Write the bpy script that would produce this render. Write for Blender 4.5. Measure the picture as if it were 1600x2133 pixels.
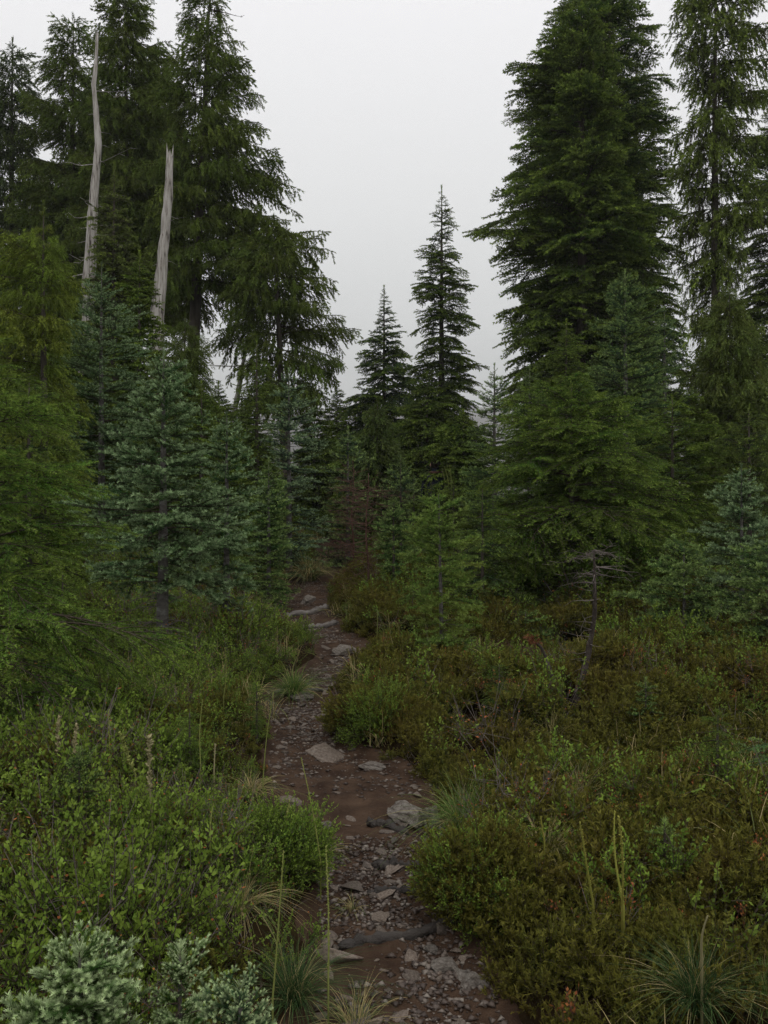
import bpy, bmesh, math, random
import numpy as np
from mathutils import Vector, Matrix, Euler

R = math.radians
rng = np.random.default_rng(7)
random.seed(7)
scene = bpy.context.scene
for o in list(bpy.data.objects):
    bpy.data.objects.remove(o)
COL = scene.collection

# ------------------------------------------------------------------ camera, sky, light
CAM_Z = 1.6
F = 1722.0                      # focal length in pixels of the 1600 x 2133 photograph
cd = bpy.data.cameras.new('camera')
cd.sensor_fit = 'VERTICAL'
cd.sensor_height = 24.0
cd.lens = 24.0 * F / 2133.0
cd.clip_start = 0.05
cd.clip_end = 4000.0
cam = bpy.data.objects.new('camera', cd)
cam.location = (0, 0, CAM_Z)
cam.rotation_euler = (R(90), 0, 0)
COL.objects.link(cam)
scene.camera = cam

SUN_EL, SUN_AZ = R(62), R(150)
world = bpy.data.worlds.new('World')
scene.world = world
world.use_nodes = True
wn, wl = world.node_tree.nodes, world.node_tree.links
wn.clear()
wout = wn.new('ShaderNodeOutputWorld')
wbg = wn.new('ShaderNodeBackground')
wsky = wn.new('ShaderNodeTexSky')
wsky.sky_type = 'NISHITA'
wsky.sun_disc = False
wsky.sun_elevation = SUN_EL
wsky.sun_rotation = SUN_AZ
wmix = wn.new('ShaderNodeMix')
wmix.data_type = 'RGBA'
wmix.inputs[0].default_value = 0.93
wtc = wn.new('ShaderNodeTexCoord'); wsep = wn.new('ShaderNodeSeparateXYZ'); wrm = wn.new('ShaderNodeValToRGB')   # overcast deck: brightest overhead
wl.new(wtc.outputs['Generated'], wsep.inputs[0]); wl.new(wsep.outputs[2], wrm.inputs[0])
el = wrm.color_ramp.elements
while len(el) < 6: el.new(.5)
for e_, (p_, c_) in zip(el, [(0.0, (.36, .365, .355)), (.13, (.47, .48, .47)), (.22, (.63, .635, .625)), (.34, (.745, .745, .74)), (.52, (.85, .84, .85)), (1.0, (1.0, .98, .96))]):
    e_.position = p_; e_.color = (*c_, 1)
wmul = wn.new('ShaderNodeVectorMath'); wmul.operation = 'SCALE'; wmul.inputs[3].default_value = 12.6
wl.new(wrm.outputs[0], wmul.inputs[0]); wl.new(wmul.outputs[0], wmix.inputs[7])
wl.new(wsky.outputs[0], wmix.inputs[6])
wl.new(wmix.outputs[2], wbg.inputs[0])
wbg.inputs[1].default_value = 0.1
wl.new(wbg.outputs[0], wout.inputs[0])

sd = bpy.data.lights.new('sun', 'SUN')
sd.energy = 0.5
sd.angle = R(50)
sd.color = (1.0, 0.97, 0.93)
sun = bpy.data.objects.new('sun', sd)
sun.rotation_euler = (R(90) - SUN_EL, 0, R(180) - SUN_AZ)
sun.location = (0, 0, 40)
COL.objects.link(sun)

scene.view_settings.view_transform = 'Standard'
scene.view_settings.look = 'None'
scene.view_settings.exposure = 0.0
scene.view_settings.gamma = 1.0
scene.view_settings.use_curve_mapping = False
scene.render.engine = 'CYCLES'
cy = scene.cycles
cy.max_bounces = 6
cy.diffuse_bounces = 3
cy.glossy_bounces = 2
cy.transmission_bounces = 3
cy.volume_bounces = 3
cy.transparent_max_bounces = 4
cy.use_denoising = True
cy.denoising_prefilter = 'NONE'
cy.use_adaptive_sampling = True
cy.adaptive_threshold = 0.02
cy.sample_clamp_indirect = 4.0

# ------------------------------------------------------------------ helpers
def tag(o, label=None, cat=None, group=None, kind=None):
    if label: o['label'] = label
    if cat: o['category'] = cat
    if group: o['group'] = group
    if kind: o['kind'] = kind
    return o

def link(o, parent=None):
    COL.objects.link(o)
    if parent is not None:
        o.parent = parent
    return o

def empty(name, loc=(0, 0, 0), rz=0.0):
    o = bpy.data.objects.new(name, None)
    o.empty_display_size = 0.1
    o.location = loc
    o.rotation_euler = (0, 0, rz)
    return link(o)

def mesh_np(name, V, T, mats=(), midx=None, attrs=None, smooth=False):
    """mesh from vertex array and triangle (or quad) index array"""
    me = bpy.data.meshes.new(name)
    V = np.ascontiguousarray(V, dtype=np.float32)
    T = np.ascontiguousarray(T, dtype=np.int32)
    k = T.shape[1]
    me.vertices.add(len(V)); me.vertices.foreach_set('co', V.ravel())
    me.loops.add(T.size); me.loops.foreach_set('vertex_index', T.ravel())
    me.polygons.add(len(T))
    me.polygons.foreach_set('loop_start', np.arange(0, T.size, k, dtype=np.int32))
    if midx is not None:
        me.polygons.foreach_set('material_index', np.ascontiguousarray(midx, dtype=np.int32))
    if smooth:
        me.polygons.foreach_set('use_smooth', np.ones(len(T), dtype=bool))
    for an, av in (attrs or {}).items():
        a = me.attributes.new(an, 'FLOAT', 'POINT')
        a.data.foreach_set('value', np.ascontiguousarray(av, dtype=np.float32))
    for m in mats: me.materials.append(m)
    me.update(calc_edges=True)
    me.validate()
    return me

def obj(name, me, parent=None, loc=(0, 0, 0)):
    o = bpy.data.objects.new(name, me)
    o.location = loc
    return link(o, parent)

def norm(a):
    return a / np.maximum(np.linalg.norm(a, axis=-1, keepdims=True), 1e-9)

# value noise, vectorised
_P = np.random.default_rng(3).random((64, 64))
def vnoise(x, y, f=1.0, o=0.0):
    x = np.asarray(x, float) * f + 17.3 + o * 7.7; y = np.asarray(y, float) * f + 9.1 + o * 3.3
    xi = np.floor(x).astype(int); yi = np.floor(y).astype(int)
    fx = x - xi; fy = y - yi
    fx = fx * fx * (3 - 2 * fx); fy = fy * fy * (3 - 2 * fy)
    g = lambda a, b: _P[a % 64, b % 64]
    return ((g(xi, yi) * (1 - fx) + g(xi + 1, yi) * fx) * (1 - fy) + (g(xi, yi + 1) * (1 - fx) + g(xi + 1, yi + 1) * fx) * fy) * 2 - 1
def fbm(x, y, f=1.0, o=0.0, n=4):
    s = 0; a = 1.0
    for i in range(n):
        s = s + a * vnoise(x, y, f * 2 ** i, o + i); a *= 0.5
    return s

# ------------------------------------------------------------------ terrain
PY = [-5, 0, 5, 7.5, 10, 12, 15, 18, 25, 35, 45, 60, 90, 150, 300, 600, 1000, 2000, 2700]
PZ = [0, 0, 0, .04, .17, .35, .62, .9, 1.4, 1.9, 2.1, 1.0, -3.0, -14.0, -20.0, 0.0, 80.0, 255.0, 300.0]
# path centre and half width given at image rows of the photograph
PATHPX = [(2133, 850, 175), (2040, 840, 155), (1950, 805, 120), (1860, 785, 112), (1760, 765, 140), (1660, 742, 152), (1600, 700, 128), (1550, 650, 72),
          (1500, 628, 58), (1445, 622, 58), (1400, 690, 40), (1350, 722, 40), (1318, 650, 60), (1270, 632, 60), (1225, 640, 45), (1180, 700, 36), (1110, 740, 70)]
def zprof(y):
    return np.interp(y, PY, PZ)
def depth_of_row(py):
    ys = np.linspace(1.5, 40, 4000)
    rows = 1066 + (CAM_Z - zprof(ys)) / ys * F
    i = int(np.argmax(rows <= py))
    return float(ys[i])
_pd = [depth_of_row(a[0]) for a in PATHPX]
_px = [(a[1] - 800) / F * d for a, d in zip(PATHPX, _pd)]
_pw = [a[2] / F * d for a, d in zip(PATHPX, _pd)]
_pd = [-4.0] + _pd + [26.0, 34.0]; _px = [0.35] + _px + [0.3, 1.5]; _pw = [0.35] + _pw + [0.4, 0.4]
def path_c(y): return np.interp(y, _pd, _px)
def path_w(y): return np.interp(y, _pd, _pw)
def path_d(x, y):
    """distance outside (positive) or inside (negative) the path edge"""
    e = 0.06 * fbm(x, y, 3.0, 5, 3)
    return np.abs(np.asarray(x) - path_c(y)) - path_w(y) + e
def sstep(a, b, x):
    t = np.clip((np.asarray(x) - a) / (b - a), 0, 1); return t * t * (3 - 2 * t)
def H(x, y):
    x = np.asarray(x, float); y = np.asarray(y, float)
    z = zprof(y)
    d = path_d(x, y)
    bank = sstep(-0.05, 0.35, d) * 0.13
    z = z + bank * sstep(30, 20, y)
    off = sstep(0.2, 1.5, d)
    z = z + off * (0.10 * fbm(x, y, 0.55, 1, 3) + 0.05 * fbm(x, y, 1.9, 2, 2))
    z = z + sstep(1.2, 4.5, x) * .32 * sstep(4, 9, y) * sstep(30, 18, y)
    z = z + sstep(2.5, 12, np.abs(x)) * 0.25 * fbm(x, y, 0.12, 4, 3)
    z = z + sstep(40, 150, y) * np.interp(y, [0, 300, 1000, 2600], [3, 8, 14, 10]) * fbm(x, y, 0.006, 9, 3)
    z = z + sstep(-0.1, 0.0, -np.abs(d)) * 0.0
    return z
def lump(x, d):
    return np.clip(.05 + .22 * fbm(x, d, 1.5, 23, 3), 0, .28) * sstep(.08, .55, path_d(x, d))
def at(px, dep, py=None):
    """a world point from a column (and a row) of the photograph at a given depth"""
    x = (px - 800) / F * dep
    z = float(H(x, dep)) if py is None else CAM_Z + (1066 - py) / F * dep
    return Vector((x, dep, z))
def on_ground(px, py, dz=0.0):
    """where the sight line through a pixel meets the terrain (or the plant tops dz above it)"""
    for d in np.arange(1.6, 60, 0.02):
        x = (px - 800) / F * d
        if CAM_Z + (1066 - py) / F * d <= H(x, d) + dz + (lump(x, d) if dz > .1 else 0):
            return Vector((x, d, float(H(x, d))))
    return at(px, 30)

# ------------------------------------------------------------------ materials
def mat(name):
    m = bpy.data.materials.new(name)
    m.use_nodes = True
    nt = m.node_tree
    nt.nodes.clear()
    out = nt.nodes.new('ShaderNodeOutputMaterial')
    return m, nt, nt.nodes, nt.links, out

def nnode(N, Lk, scale, detail=4, rough=0.6, coord=None):
    n = N.new('ShaderNodeTexNoise'); n.inputs['Scale'].default_value = scale; n.inputs['Detail'].default_value = detail; n.inputs['Roughness'].default_value = rough
    if coord is not None: Lk.new(coord, n.inputs['Vector'])
    return n
def ramp(N, Lk, src, stops):
    r = N.new('ShaderNodeValToRGB'); e = r.color_ramp.elements
    while len(e) < len(stops): e.new(0.5)
    for el, (p, c) in zip(e, stops):
        el.position = p; el.color = (*c, 1) if len(c) == 3 else c
    Lk.new(src, r.inputs[0]); return r
def mixc(N, Lk, fac, a, b, mode='MIX'):
    m = N.new('ShaderNodeMix'); m.data_type = 'RGBA'; m.blend_type = mode
    for s, v in ((0, fac), (6, a), (7, b)):
        if isinstance(v, (int, float)): m.inputs[s].default_value = v
        elif isinstance(v, tuple): m.inputs[s].default_value = (*v, 1)
        else: Lk.new(v, m.inputs[s])
    return m.outputs[2]

def foliage_mat(name, tip, tip_amt=0.6, old=(0.10, 0.07, 0.02), old_amt=0.25, trans=0.22, base=None, gloss=0.06, rough=0.5, hv=0.018, vv=0.38):
    """leaf colour = object colour (or base) varied per bough, paler new growth at the shoot ends, some aged needles"""
    m, nt, N, Lk, out = mat(name)
    oi = N.new('ShaderNodeObjectInfo')
    tc = N.new('ShaderNodeTexCoord')
    col = oi.outputs['Color'] if base is None else base
    hs = N.new('ShaderNodeHueSaturation')
    if base is None: Lk.new(col, hs.inputs['Color'])
    else: hs.inputs['Color'].default_value = (*base, 1)
    mr = N.new('ShaderNodeMapRange'); mr.inputs[3].default_value = 0.5 - hv; mr.inputs[4].default_value = 0.5 + hv
    Lk.new(oi.outputs['Random'], mr.inputs[0]); Lk.new(mr.outputs[0], hs.inputs['Hue'])
    r2 = N.new('ShaderNodeMath'); r2.operation = 'FRACT'
    r1 = N.new('ShaderNodeMath'); r1.operation = 'MULTIPLY'; r1.inputs[1].default_value = 17.31
    Lk.new(oi.outputs['Random'], r1.inputs[0]); Lk.new(r1.outputs[0], r2.inputs[0])
    mv = N.new('ShaderNodeMapRange'); mv.inputs[3].default_value = 1 - vv; mv.inputs[4].default_value = 1 + vv
    Lk.new(r2.outputs[0], mv.inputs[0])
    av = N.new('ShaderNodeAttribute'); av.attribute_name = 'var'
    ma = N.new('ShaderNodeMapRange'); ma.inputs[3].default_value = 0.35; ma.inputs[4].default_value = 2.1
    Lk.new(av.outputs['Fac'], ma.inputs[0])
    mm_ = N.new('ShaderNodeMath'); mm_.operation = 'MULTIPLY'
    Lk.new(mv.outputs[0], mm_.inputs[0]); Lk.new(ma.outputs[0], mm_.inputs[1]); Lk.new(mm_.outputs[0], hs.inputs['Value'])
    geo = N.new('ShaderNodeNewGeometry')
    nz = nnode(N, Lk, 2.2, 2, 0.5, geo.outputs['Position'])
    old_f = ramp(N, Lk, nz.outputs['Fac'], [(0.45, (0, 0, 0)), (0.75, (old_amt,) * 3)])
    c = mixc(N, Lk, old_f.outputs[0], hs.outputs[0], old)
    at_ = N.new('ShaderNodeAttribute'); at_.attribute_name = 'tip'
    tm = N.new('ShaderNodeMath'); tm.operation = 'MULTIPLY'; tm.inputs[1].default_value = tip_amt
    Lk.new(at_.outputs['Fac'], tm.inputs[0])
    c = mixc(N, Lk, tm.outputs[0], c, tip)
    d = N.new('ShaderNodeBsdfDiffuse'); t = N.new('ShaderNodeBsdfTranslucent'); g = N.new('ShaderNodeBsdfGlossy')
    g.inputs['Roughness'].default_value = rough; g.inputs['Color'].default_value = (0.8, 0.85, 0.85, 1)
    Lk.new(c, d.inputs[0]); Lk.new(c, t.inputs[0])
    a = N.new('ShaderNodeMixShader'); a.inputs[0].default_value = trans
    Lk.new(d.outputs[0], a.inputs[1]); Lk.new(t.outputs[0], a.inputs[2])
    b = N.new('ShaderNodeMixShader'); b.inputs[0].default_value = gloss * 0.07
    Lk.new(a.outputs[0], b.inputs[1]); Lk.new(g.outputs[0], b.inputs[2])
    Lk.new(b.outputs[0], out.inputs[0])
    return m

def rough_mat(name, stops, scale, bump=0.4, rough=0.85, stretch=(1, 1, 1), spec=0.2, per_object=0.0, fine=6):
    m, nt, N, Lk, out = mat(name)
    tc = N.new('ShaderNodeTexCoord'); mp = N.new('ShaderNodeMapping')
    mp.inputs['Scale'].default_value = stretch
    Lk.new(tc.outputs['Object'], mp.inputs[0])
    src = mp.outputs[0]
    oi = N.new('ShaderNodeObjectInfo')
    if per_object:
        ad = N.new('ShaderNodeVectorMath'); ad.operation = 'ADD'
        sc = N.new('ShaderNodeVectorMath'); sc.operation = 'SCALE'; sc.inputs[3].default_value = 31.0
        cx = N.new('ShaderNodeCombineXYZ')
        for i in range(3): Lk.new(oi.outputs['Random'], cx.inputs[i])
        Lk.new(cx.outputs[0], sc.inputs[0]); Lk.new(src, ad.inputs[0]); Lk.new(sc.outputs[0], ad.inputs[1])
        src = ad.outputs[0]
    n = nnode(N, Lk, scale, fine, 0.65, src)
    r = ramp(N, Lk, n.outputs['Fac'], stops)
    c = r.outputs[0]
    if per_object:
        hs = N.new('ShaderNodeHueSaturation'); Lk.new(c, hs.inputs['Color'])
        mv = N.new('ShaderNodeMapRange'); mv.inputs[3].default_value = 1 - per_object; mv.inputs[4].default_value = 1 + per_object
        Lk.new(oi.outputs['Random'], mv.inputs[0]); Lk.new(mv.outputs[0], hs.inputs['Value'])
        c = hs.outputs[0]
    p = N.new('ShaderNodeBsdfPrincipled')
    p.inputs['Roughness'].default_value = rough
    p.inputs['Specular IOR Level'].default_value = spec
    Lk.new(c, p.inputs['Base Color'])
    if bump:
        n2 = nnode(N, Lk, scale * 3, 5, 0.7, src)
        b = N.new('ShaderNodeBump'); b.inputs['Strength'].default_value = bump; b.inputs['Distance'].default_value = 0.02
        Lk.new(n2.outputs['Fac'], b.inputs['Height']); Lk.new(b.outputs[0], p.inputs['Normal'])
    Lk.new(p.outputs[0], out.inputs[0])
    return m

M = {}
M['bark'] = rough_mat('bark', [(0.3, (0.035, 0.028, 0.022)), (0.6, (0.10, 0.085, 0.07)), (0.8, (0.19, 0.18, 0.16))], 5.0, 0.8, 0.9, (1, 1, 0.25), fine=7)
M['bark_fir'] = rough_mat('bark_fir', [(0.3, (0.05, 0.045, 0.04)), (0.55, (0.12, 0.11, 0.10)), (0.75, (0.25, 0.25, 0.24))], 12.0, 0.5, 0.85, (1, 1, 2.0))
M['twig'] = rough_mat('twig_wood', [(0.3, (0.04, 0.03, 0.022)), (0.7, (0.09, 0.07, 0.05))], 20, 0)
M['dead_twig'] = rough_mat('dead_twig', [(0.3, (0.09, 0.07, 0.06)), (0.7, (0.22, 0.19, 0.17))], 20, 0)
M['red_twig'] = rough_mat('red_twig', [(0.3, (0.07, 0.035, 0.025)), (0.7, (0.14, 0.08, 0.06))], 20, 0)
M['snag'] = rough_mat('bleached_wood', [(0.36, (0.045, 0.036, 0.03)), (0.43, (0.28, 0.255, 0.225)), (0.56, (0.46, 0.43, 0.395)), (0.8, (0.56, 0.535, 0.5))], 4.5, 1.0, 0.9, (5, 5, 0.45), fine=9)
M['dark_snag'] = rough_mat('lichened_wood', [(0.35, (0.03, 0.022, 0.018)), (0.6, (0.075, 0.06, 0.05)), (0.78, (0.2, 0.19, 0.175))], 22, 0.9, 0.85, (1, 1, 0.7), fine=7)
M['log'] = rough_mat('wet_wood', [(0.3, (0.016, 0.012, 0.010)), (0.6, (0.042, 0.034, 0.028)), (0.85, (0.10, 0.085, 0.07))], 14, 0.9, 0.6, (0.12, 1, 1), 0.4, fine=8)
M['log_pale'] = rough_mat('grey_wood', [(0.3, (0.07, 0.06, 0.052)), (0.6, (0.2, 0.18, 0.165)), (0.85, (0.33, 0.31, 0.29))], 14, 0.9, 0.8, (0.12, 1, 1), 0.3, fine=8)
M['stone'] = rough_mat('stone', [(0.3, (0.055, 0.037, 0.027)), (0.5, (0.125, 0.095, 0.073)), (0.75, (0.24, 0.205, 0.165))], 16, 0.5, 0.62, (1, 1, 1), 0.45, 0.4)
M['rock'] = rough_mat('pale_rock', [(0.3, (0.07, 0.052, 0.042)), (0.48, (0.17, 0.145, 0.12)), (0.7, (0.32, 0.29, 0.255))], 9, 0.9, 0.7, (1, 1, 1), 0.35, 0.12, fine=8)
M['dirt'] = rough_mat('dirt', [(0.3, (0.022, 0.011, 0.007)), (0.5, (0.048, 0.028, 0.017)), (0.72, (0.088, 0.054, 0.034))], 5, 1.0, 0.8, (1, 1, 1), 0.12, fine=9)
M['soil'] = rough_mat('forest_soil', [(0.3, (0.012, 0.008, 0.005)), (0.55, (0.026, 0.018, 0.009)), (0.8, (0.04, 0.034, 0.012))], 4, 0.8, 0.95, (1, 1, 1), 0.0, fine=8)
M['lichen'] = foliage_mat('lichen', (0.2, 0.18, 0.13), 0.3, trans=0.2, base=(0.085, 0.075, 0.05), old_amt=0.0)
M['hemlock'] = foliage_mat('hemlock_needles', (0.34, 0.46, 0.08), 0.65, trans=0.2)
M['fir'] = foliage_mat('fir_needles', (0.44, 0.60, 0.30), 0.75, trans=0.15, old_amt=0.2)
M['fir_green'] = foliage_mat('green_fir_needles', (0.36, 0.50, 0.15), 0.75, trans=0.18, old_amt=0.3)
M['frost'] = foliage_mat('young_fir_needles', (0.70, 0.84, 0.46), 0.97, trans=0.2, old_amt=0.12)
M['cedar'] = foliage_mat('cedar_sprays', (0.19, 0.26, 0.055), 0.5, old=(0.14, 0.10, 0.03), old_amt=0.2, trans=0.25)
M['sapling'] = foliage_mat('yellowing_fir_needles', (0.34, 0.46, 0.12), 0.6, old=(0.30, 0.24, 0.03), old_amt=0.35, trans=0.22)

# ------------------------------------------------------------------ bough meshes
def sticks(A, B, r0, r1=0.0):
    """three-sided tapering sticks for every segment A->B"""
    n = len(A)
    d = norm(B - A)
    ref = np.where(np.abs(d[:, 2:3]) > 0.9, np.array([[1.0, 0, 0]]), np.array([[0, 0, 1.0]]))
    u = norm(np.cross(d, ref)); v = np.cross(d, u)
    r0 = np.broadcast_to(np.asarray(r0, float), (n,))[:, None]; r1 = np.broadcast_to(np.asarray(r1, float), (n,))[:, None]
    V = []
    for P, r in ((A, r0), (B, r1)):
        for k in range(3):
            a = 2 * math.pi * k / 3
            V.append(P + r * (u * math.cos(a) + v * math.sin(a)))
    V = np.stack(V, 1).reshape(-1, 3)
    b = (np.arange(n) * 6)[:, None]
    T = []
    for k in range(3):
        j = (k + 1) % 3
        T.append(np.concatenate([b + k, b + j, b + 3 + j], 1)); T.append(np.concatenate([b + k, b + 3 + j, b + 3 + k], 1))
    return V, np.concatenate(T, 0)

def needles(g, A, B, ta, tb, dens, nl, nw, fwd=0.7, upb=0.3, flat=0.0, ragged=0.3, blunt=0.12):
    """single-triangle needles set round the shoots A->B"""
    ln = np.linalg.norm(B - A, axis=1)
    cnt = np.maximum(1, np.round(ln * dens + g.random(len(ln)) - 0.5)).astype(int)
    idx = np.repeat(np.arange(len(ln)), cnt)
    n = len(idx)
    t = g.random(n)
    t = np.where(g.random(n) < blunt, .9 + .1 * g.random(n), t)
    P = A[idx] + (B - A)[idx] * t[:, None]
    D = norm(B - A)[idx]
    rad = g.normal(size=(n, 3)); rad[:, 2] *= (1 - flat)
    rad = rad - D * np.sum(rad * D, 1)[:, None]
    rad = norm(rad)
    rad[:, 2] += upb
    nd = norm(D * fwd * (0.6 + 0.8 * t[:, None]) + rad)
    sz = nl * (1 - ragged * g.random(n))[:, None]
    w = norm(np.cross(nd, g.normal(size=(n, 3)))) * nw
    V = np.stack([P - w, P + w, P + nd * sz], 1).reshape(-1, 3)
    T = np.arange(3 * n).reshape(-1, 3)
    tv = (ta[idx] * (1 - t) + tb[idx] * t) * (.35 + 1.1 * g.random(len(ln)))[idx]
    global LAST_VAR
    LAST_VAR = np.repeat((g.random(len(ln)))[idx], 3)
    tip = np.stack([tv * 0.75, tv * 0.75, tv], 1).reshape(-1)
    return V, T, tip

def rot_z(v, a):
    c, s = np.cos(a), np.sin(a)
    return np.stack([v[..., 0] * c - v[..., 1] * s, v[..., 0] * s + v[..., 1] * c, v[..., 2]], -1)

def bough_mesh(name, seed, L, sp_lat, lat_f, ang, sp_tw, tw, dens, nl, nw, rise, droop, lat_droop, fol, hang=0.0, fwd=0.7, upb=0.3, flat=0.0,
               bare=0.12, wood='twig', tip_p=2.0, upcurl=0.0, jit=0.25, lat_up=0.0, peak=0.32, tw_tip=None, gap=0.13):
    g = np.random.default_rng(seed)
    NA = 10
    t = np.linspace(0, 1, NA + 1)
    axp = np.stack([L * t, L * 0.04 * np.sin(t * 5 + g.random() * 6) * t, L * (rise * t - droop * t ** 2 + upcurl * t ** 4)], 1)
    def ax(tt): return np.stack([np.interp(tt, t, axp[:, k]) for k in range(3)], -1)
    SA, SB, TA, TB, W0, W1 = [], [], [], [], [], []
    for i in range(NA):
        SA.append(axp[i]); SB.append(axp[i + 1])
        TA.append(max(0, t[i] - 0.8) * 4); TB.append(max(0, t[i + 1] - 0.8) * 5)
        W0.append(L * 0.011 * (1 - t[i] * .85)); W1.append(L * 0.011 * (1 - t[i + 1] * .85))
    shoots = []
    nlat = int(L * (1 - bare) / sp_lat)
    for i in range(nlat):
        for side in (-1, 1):
            if g.random() < gap: continue
            tt = bare + (1 - bare) * (i + 0.5 * g.random()) / nlat
            env = (np.clip((tt - bare * .6) / peak, 0, 1) ** 0.8) * (1 - tt) ** 0.55 * 1.35
            l = L * lat_f * env * (1 + jit * g.normal()) + tw * 0.8
            l = max(l, tw * 0.5)
            p = ax(tt); dirv = ax(min(1, tt + .03)) - ax(max(0, tt - .03)); dirv = dirv / np.linalg.norm(dirv)
            a = side * (ang * (1.0 - 0.35 * tt) + 0.15 * g.normal())
            dv = rot_z(dirv, a); dv[2] = dv[2] * 0.5 + lat_up + 0.12 * g.normal()
            K = 4 if l > 2.5 * tw else 2
            pts = [p]
            for k in range(K):
                d2 = dv + np.array([0, 0, -lat_droop * (k + .5) / K * 1.4])
                d2 = d2 / np.linalg.norm(d2)
                pts.append(pts[-1] + d2 * l / K)
            for k in range(K):
                s0, s1 = k / K, (k + 1) / K
                SA.append(pts[k]); SB.append(pts[k + 1])
                TA.append(s0 ** tip_p); TB.append(s1 ** tip_p)
                W0.append(l * 0.009 * (1 - s0 * .8) + .0008); W1.append(l * 0.009 * (1 - s1 * .8) + .0006)
            pts = np.array(pts)
            nt = int(l / sp_tw)
            for j in range(1, nt + 1):
                s = j / (nt + 1)
                q = np.array([np.interp(s, np.linspace(0, 1, K + 1), pts[:, k]) for k in range(3)])
                base_d = norm((pts[-1] - pts[0])[None])[0]
                for sd_ in (-1, 1):
                    tl = tw * (1.15 - 0.6 * s) * (0.75 + 0.5 * g.random())
                    if hang > 0:
                        e = np.array([g.normal() * .22, g.normal() * .22, -hang]) + base_d * 0.35
                        tl *= (0.5 + 1.1 * g.random())
                    else:
                        e = rot_z(base_d, sd_ * (0.75 + 0.2 * g.normal())) + np.array([0, 0, 0.10 * g.normal() - lat_droop * .35 + upb * .35])
                    e = e / np.linalg.norm(e)
                    shoots.append((q, q + e * tl, (0.25 + 0.3 * s) , min(1, 0.55 + 0.5 * s)))
    SA = np.array(SA); SB = np.array(SB); TA = np.array(TA); TB = np.array(TB)
    V1, T1 = sticks(SA, SB, np.array(W0), np.array(W1))
    A2 = np.array([s[0] for s in shoots]); B2 = np.array([s[1] for s in shoots])
    a2 = np.array([s[2] ** tip_p for s in shoots]); b2 = np.array([s[3] ** tip_p for s in shoots])
    if tw_tip: a2[:] = tw_tip[0]; b2[:] = tw_tip[1]
    keep = SA[:, 0] > L * bare * .8
    NA_ = np.concatenate([SA[keep], A2]); NB_ = np.concatenate([SB[keep], B2])
    V3, T3, tip = needles(g, NA_, NB_, np.concatenate([TA[keep], a2]), np.concatenate([TB[keep], b2]), dens, nl, nw, fwd, upb, flat)
    V = np.concatenate([V1, V3]); T = np.concatenate([T1, T3 + len(V1)])
    mi = np.concatenate([np.zeros(len(T1)), np.ones(len(T3))])
    tp = np.concatenate([np.zeros(len(V1)), tip])
    return mesh_np(name, V, T, (M[wood], M[fol]), mi, {'tip': tp, 'var': np.concatenate([np.zeros(len(V1)), LAST_VAR])})

# detail level: 0 near, 1 middle, 2 far.   per level: lateral spacing, twig spacing, twig length, needle density, length, half width
SPEC = {
    'hemlock': dict(Ls=(0.35, 0.7, 1.3, 2.4), lod=[(0.085, 0.055, 0.065, 380, 0.018, 0.0023), (0.105, 0.08, 0.10, 210, 0.028, 0.0040), (0.16, 0.13, 0.20, 150, 0.05, 0.0095)],
                    kw=dict(lat_f=0.48, ang=0.95, rise=0.12, droop=0.38, lat_droop=0.35, fwd=0.8, upb=0.15, flat=0.3, fol='hemlock')),
    'fir': dict(Ls=(0.22, 0.45, 0.85, 1.5), lod=[(0.070, 0.065, 0.05, 1300, 0.022, 0.0013), (0.095, 0.085, 0.075, 430, 0.026, 0.0027), (0.13, 0.12, 0.12, 150, 0.045, 0.0065)],
                kw=dict(lat_f=0.42, ang=0.95, rise=0.0, droop=0.14, lat_droop=-0.05, fwd=0.45, upb=0.5, fol='fir', upcurl=0.14, tip_p=3.0, tw_tip=(0.1, 1.0))),
    'cedar': dict(Ls=(0.4, 0.9, 1.7, 3.0), lod=[(0.05, 0.045, 0.12, 200, 0.03, 0.003), (0.085, 0.08, 0.20, 100, 0.045, 0.0055), (0.13, 0.12, 0.25, 90, 0.07, 0.010)],
                  kw=dict(lat_f=0.38, ang=0.9, rise=0.2, droop=0.48, lat_droop=0.4, fwd=1.2, upb=-0.2, fol='cedar', hang=.75, upcurl=0.2, tip_p=1.0, jit=0.4)),
}
_cache = {}
def proto(species, lod, want, var, fol=None, wood=None):
    sp = SPEC[species]
    Ls = sp['Ls']
    li = int(np.argmin([abs(math.log(max(want, .05) / l)) for l in Ls]))
    key = (species, lod, li, var, fol, wood)
    if key not in _cache:
        a = sp['lod'][lod]
        kw = dict(sp['kw'])
        if fol: kw['fol'] = fol
        if fol == 'frost': kw['tip_p'] = 5.0; kw['fwd'] = .8; a = (0.06, 0.055, 0.042, 1900, 0.019, 0.0013)
        if wood: kw['wood'] = wood
        _cache[key] = (bough_mesh(f'{species}_bough', 100 + hash((li, var, lod)) % 1000, Ls[li], a[0], sp_tw=a[1], tw=a[2], dens=a[3], nl=a[4], nw=a[5], **kw), Ls[li])
    return _cache[key]

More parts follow.
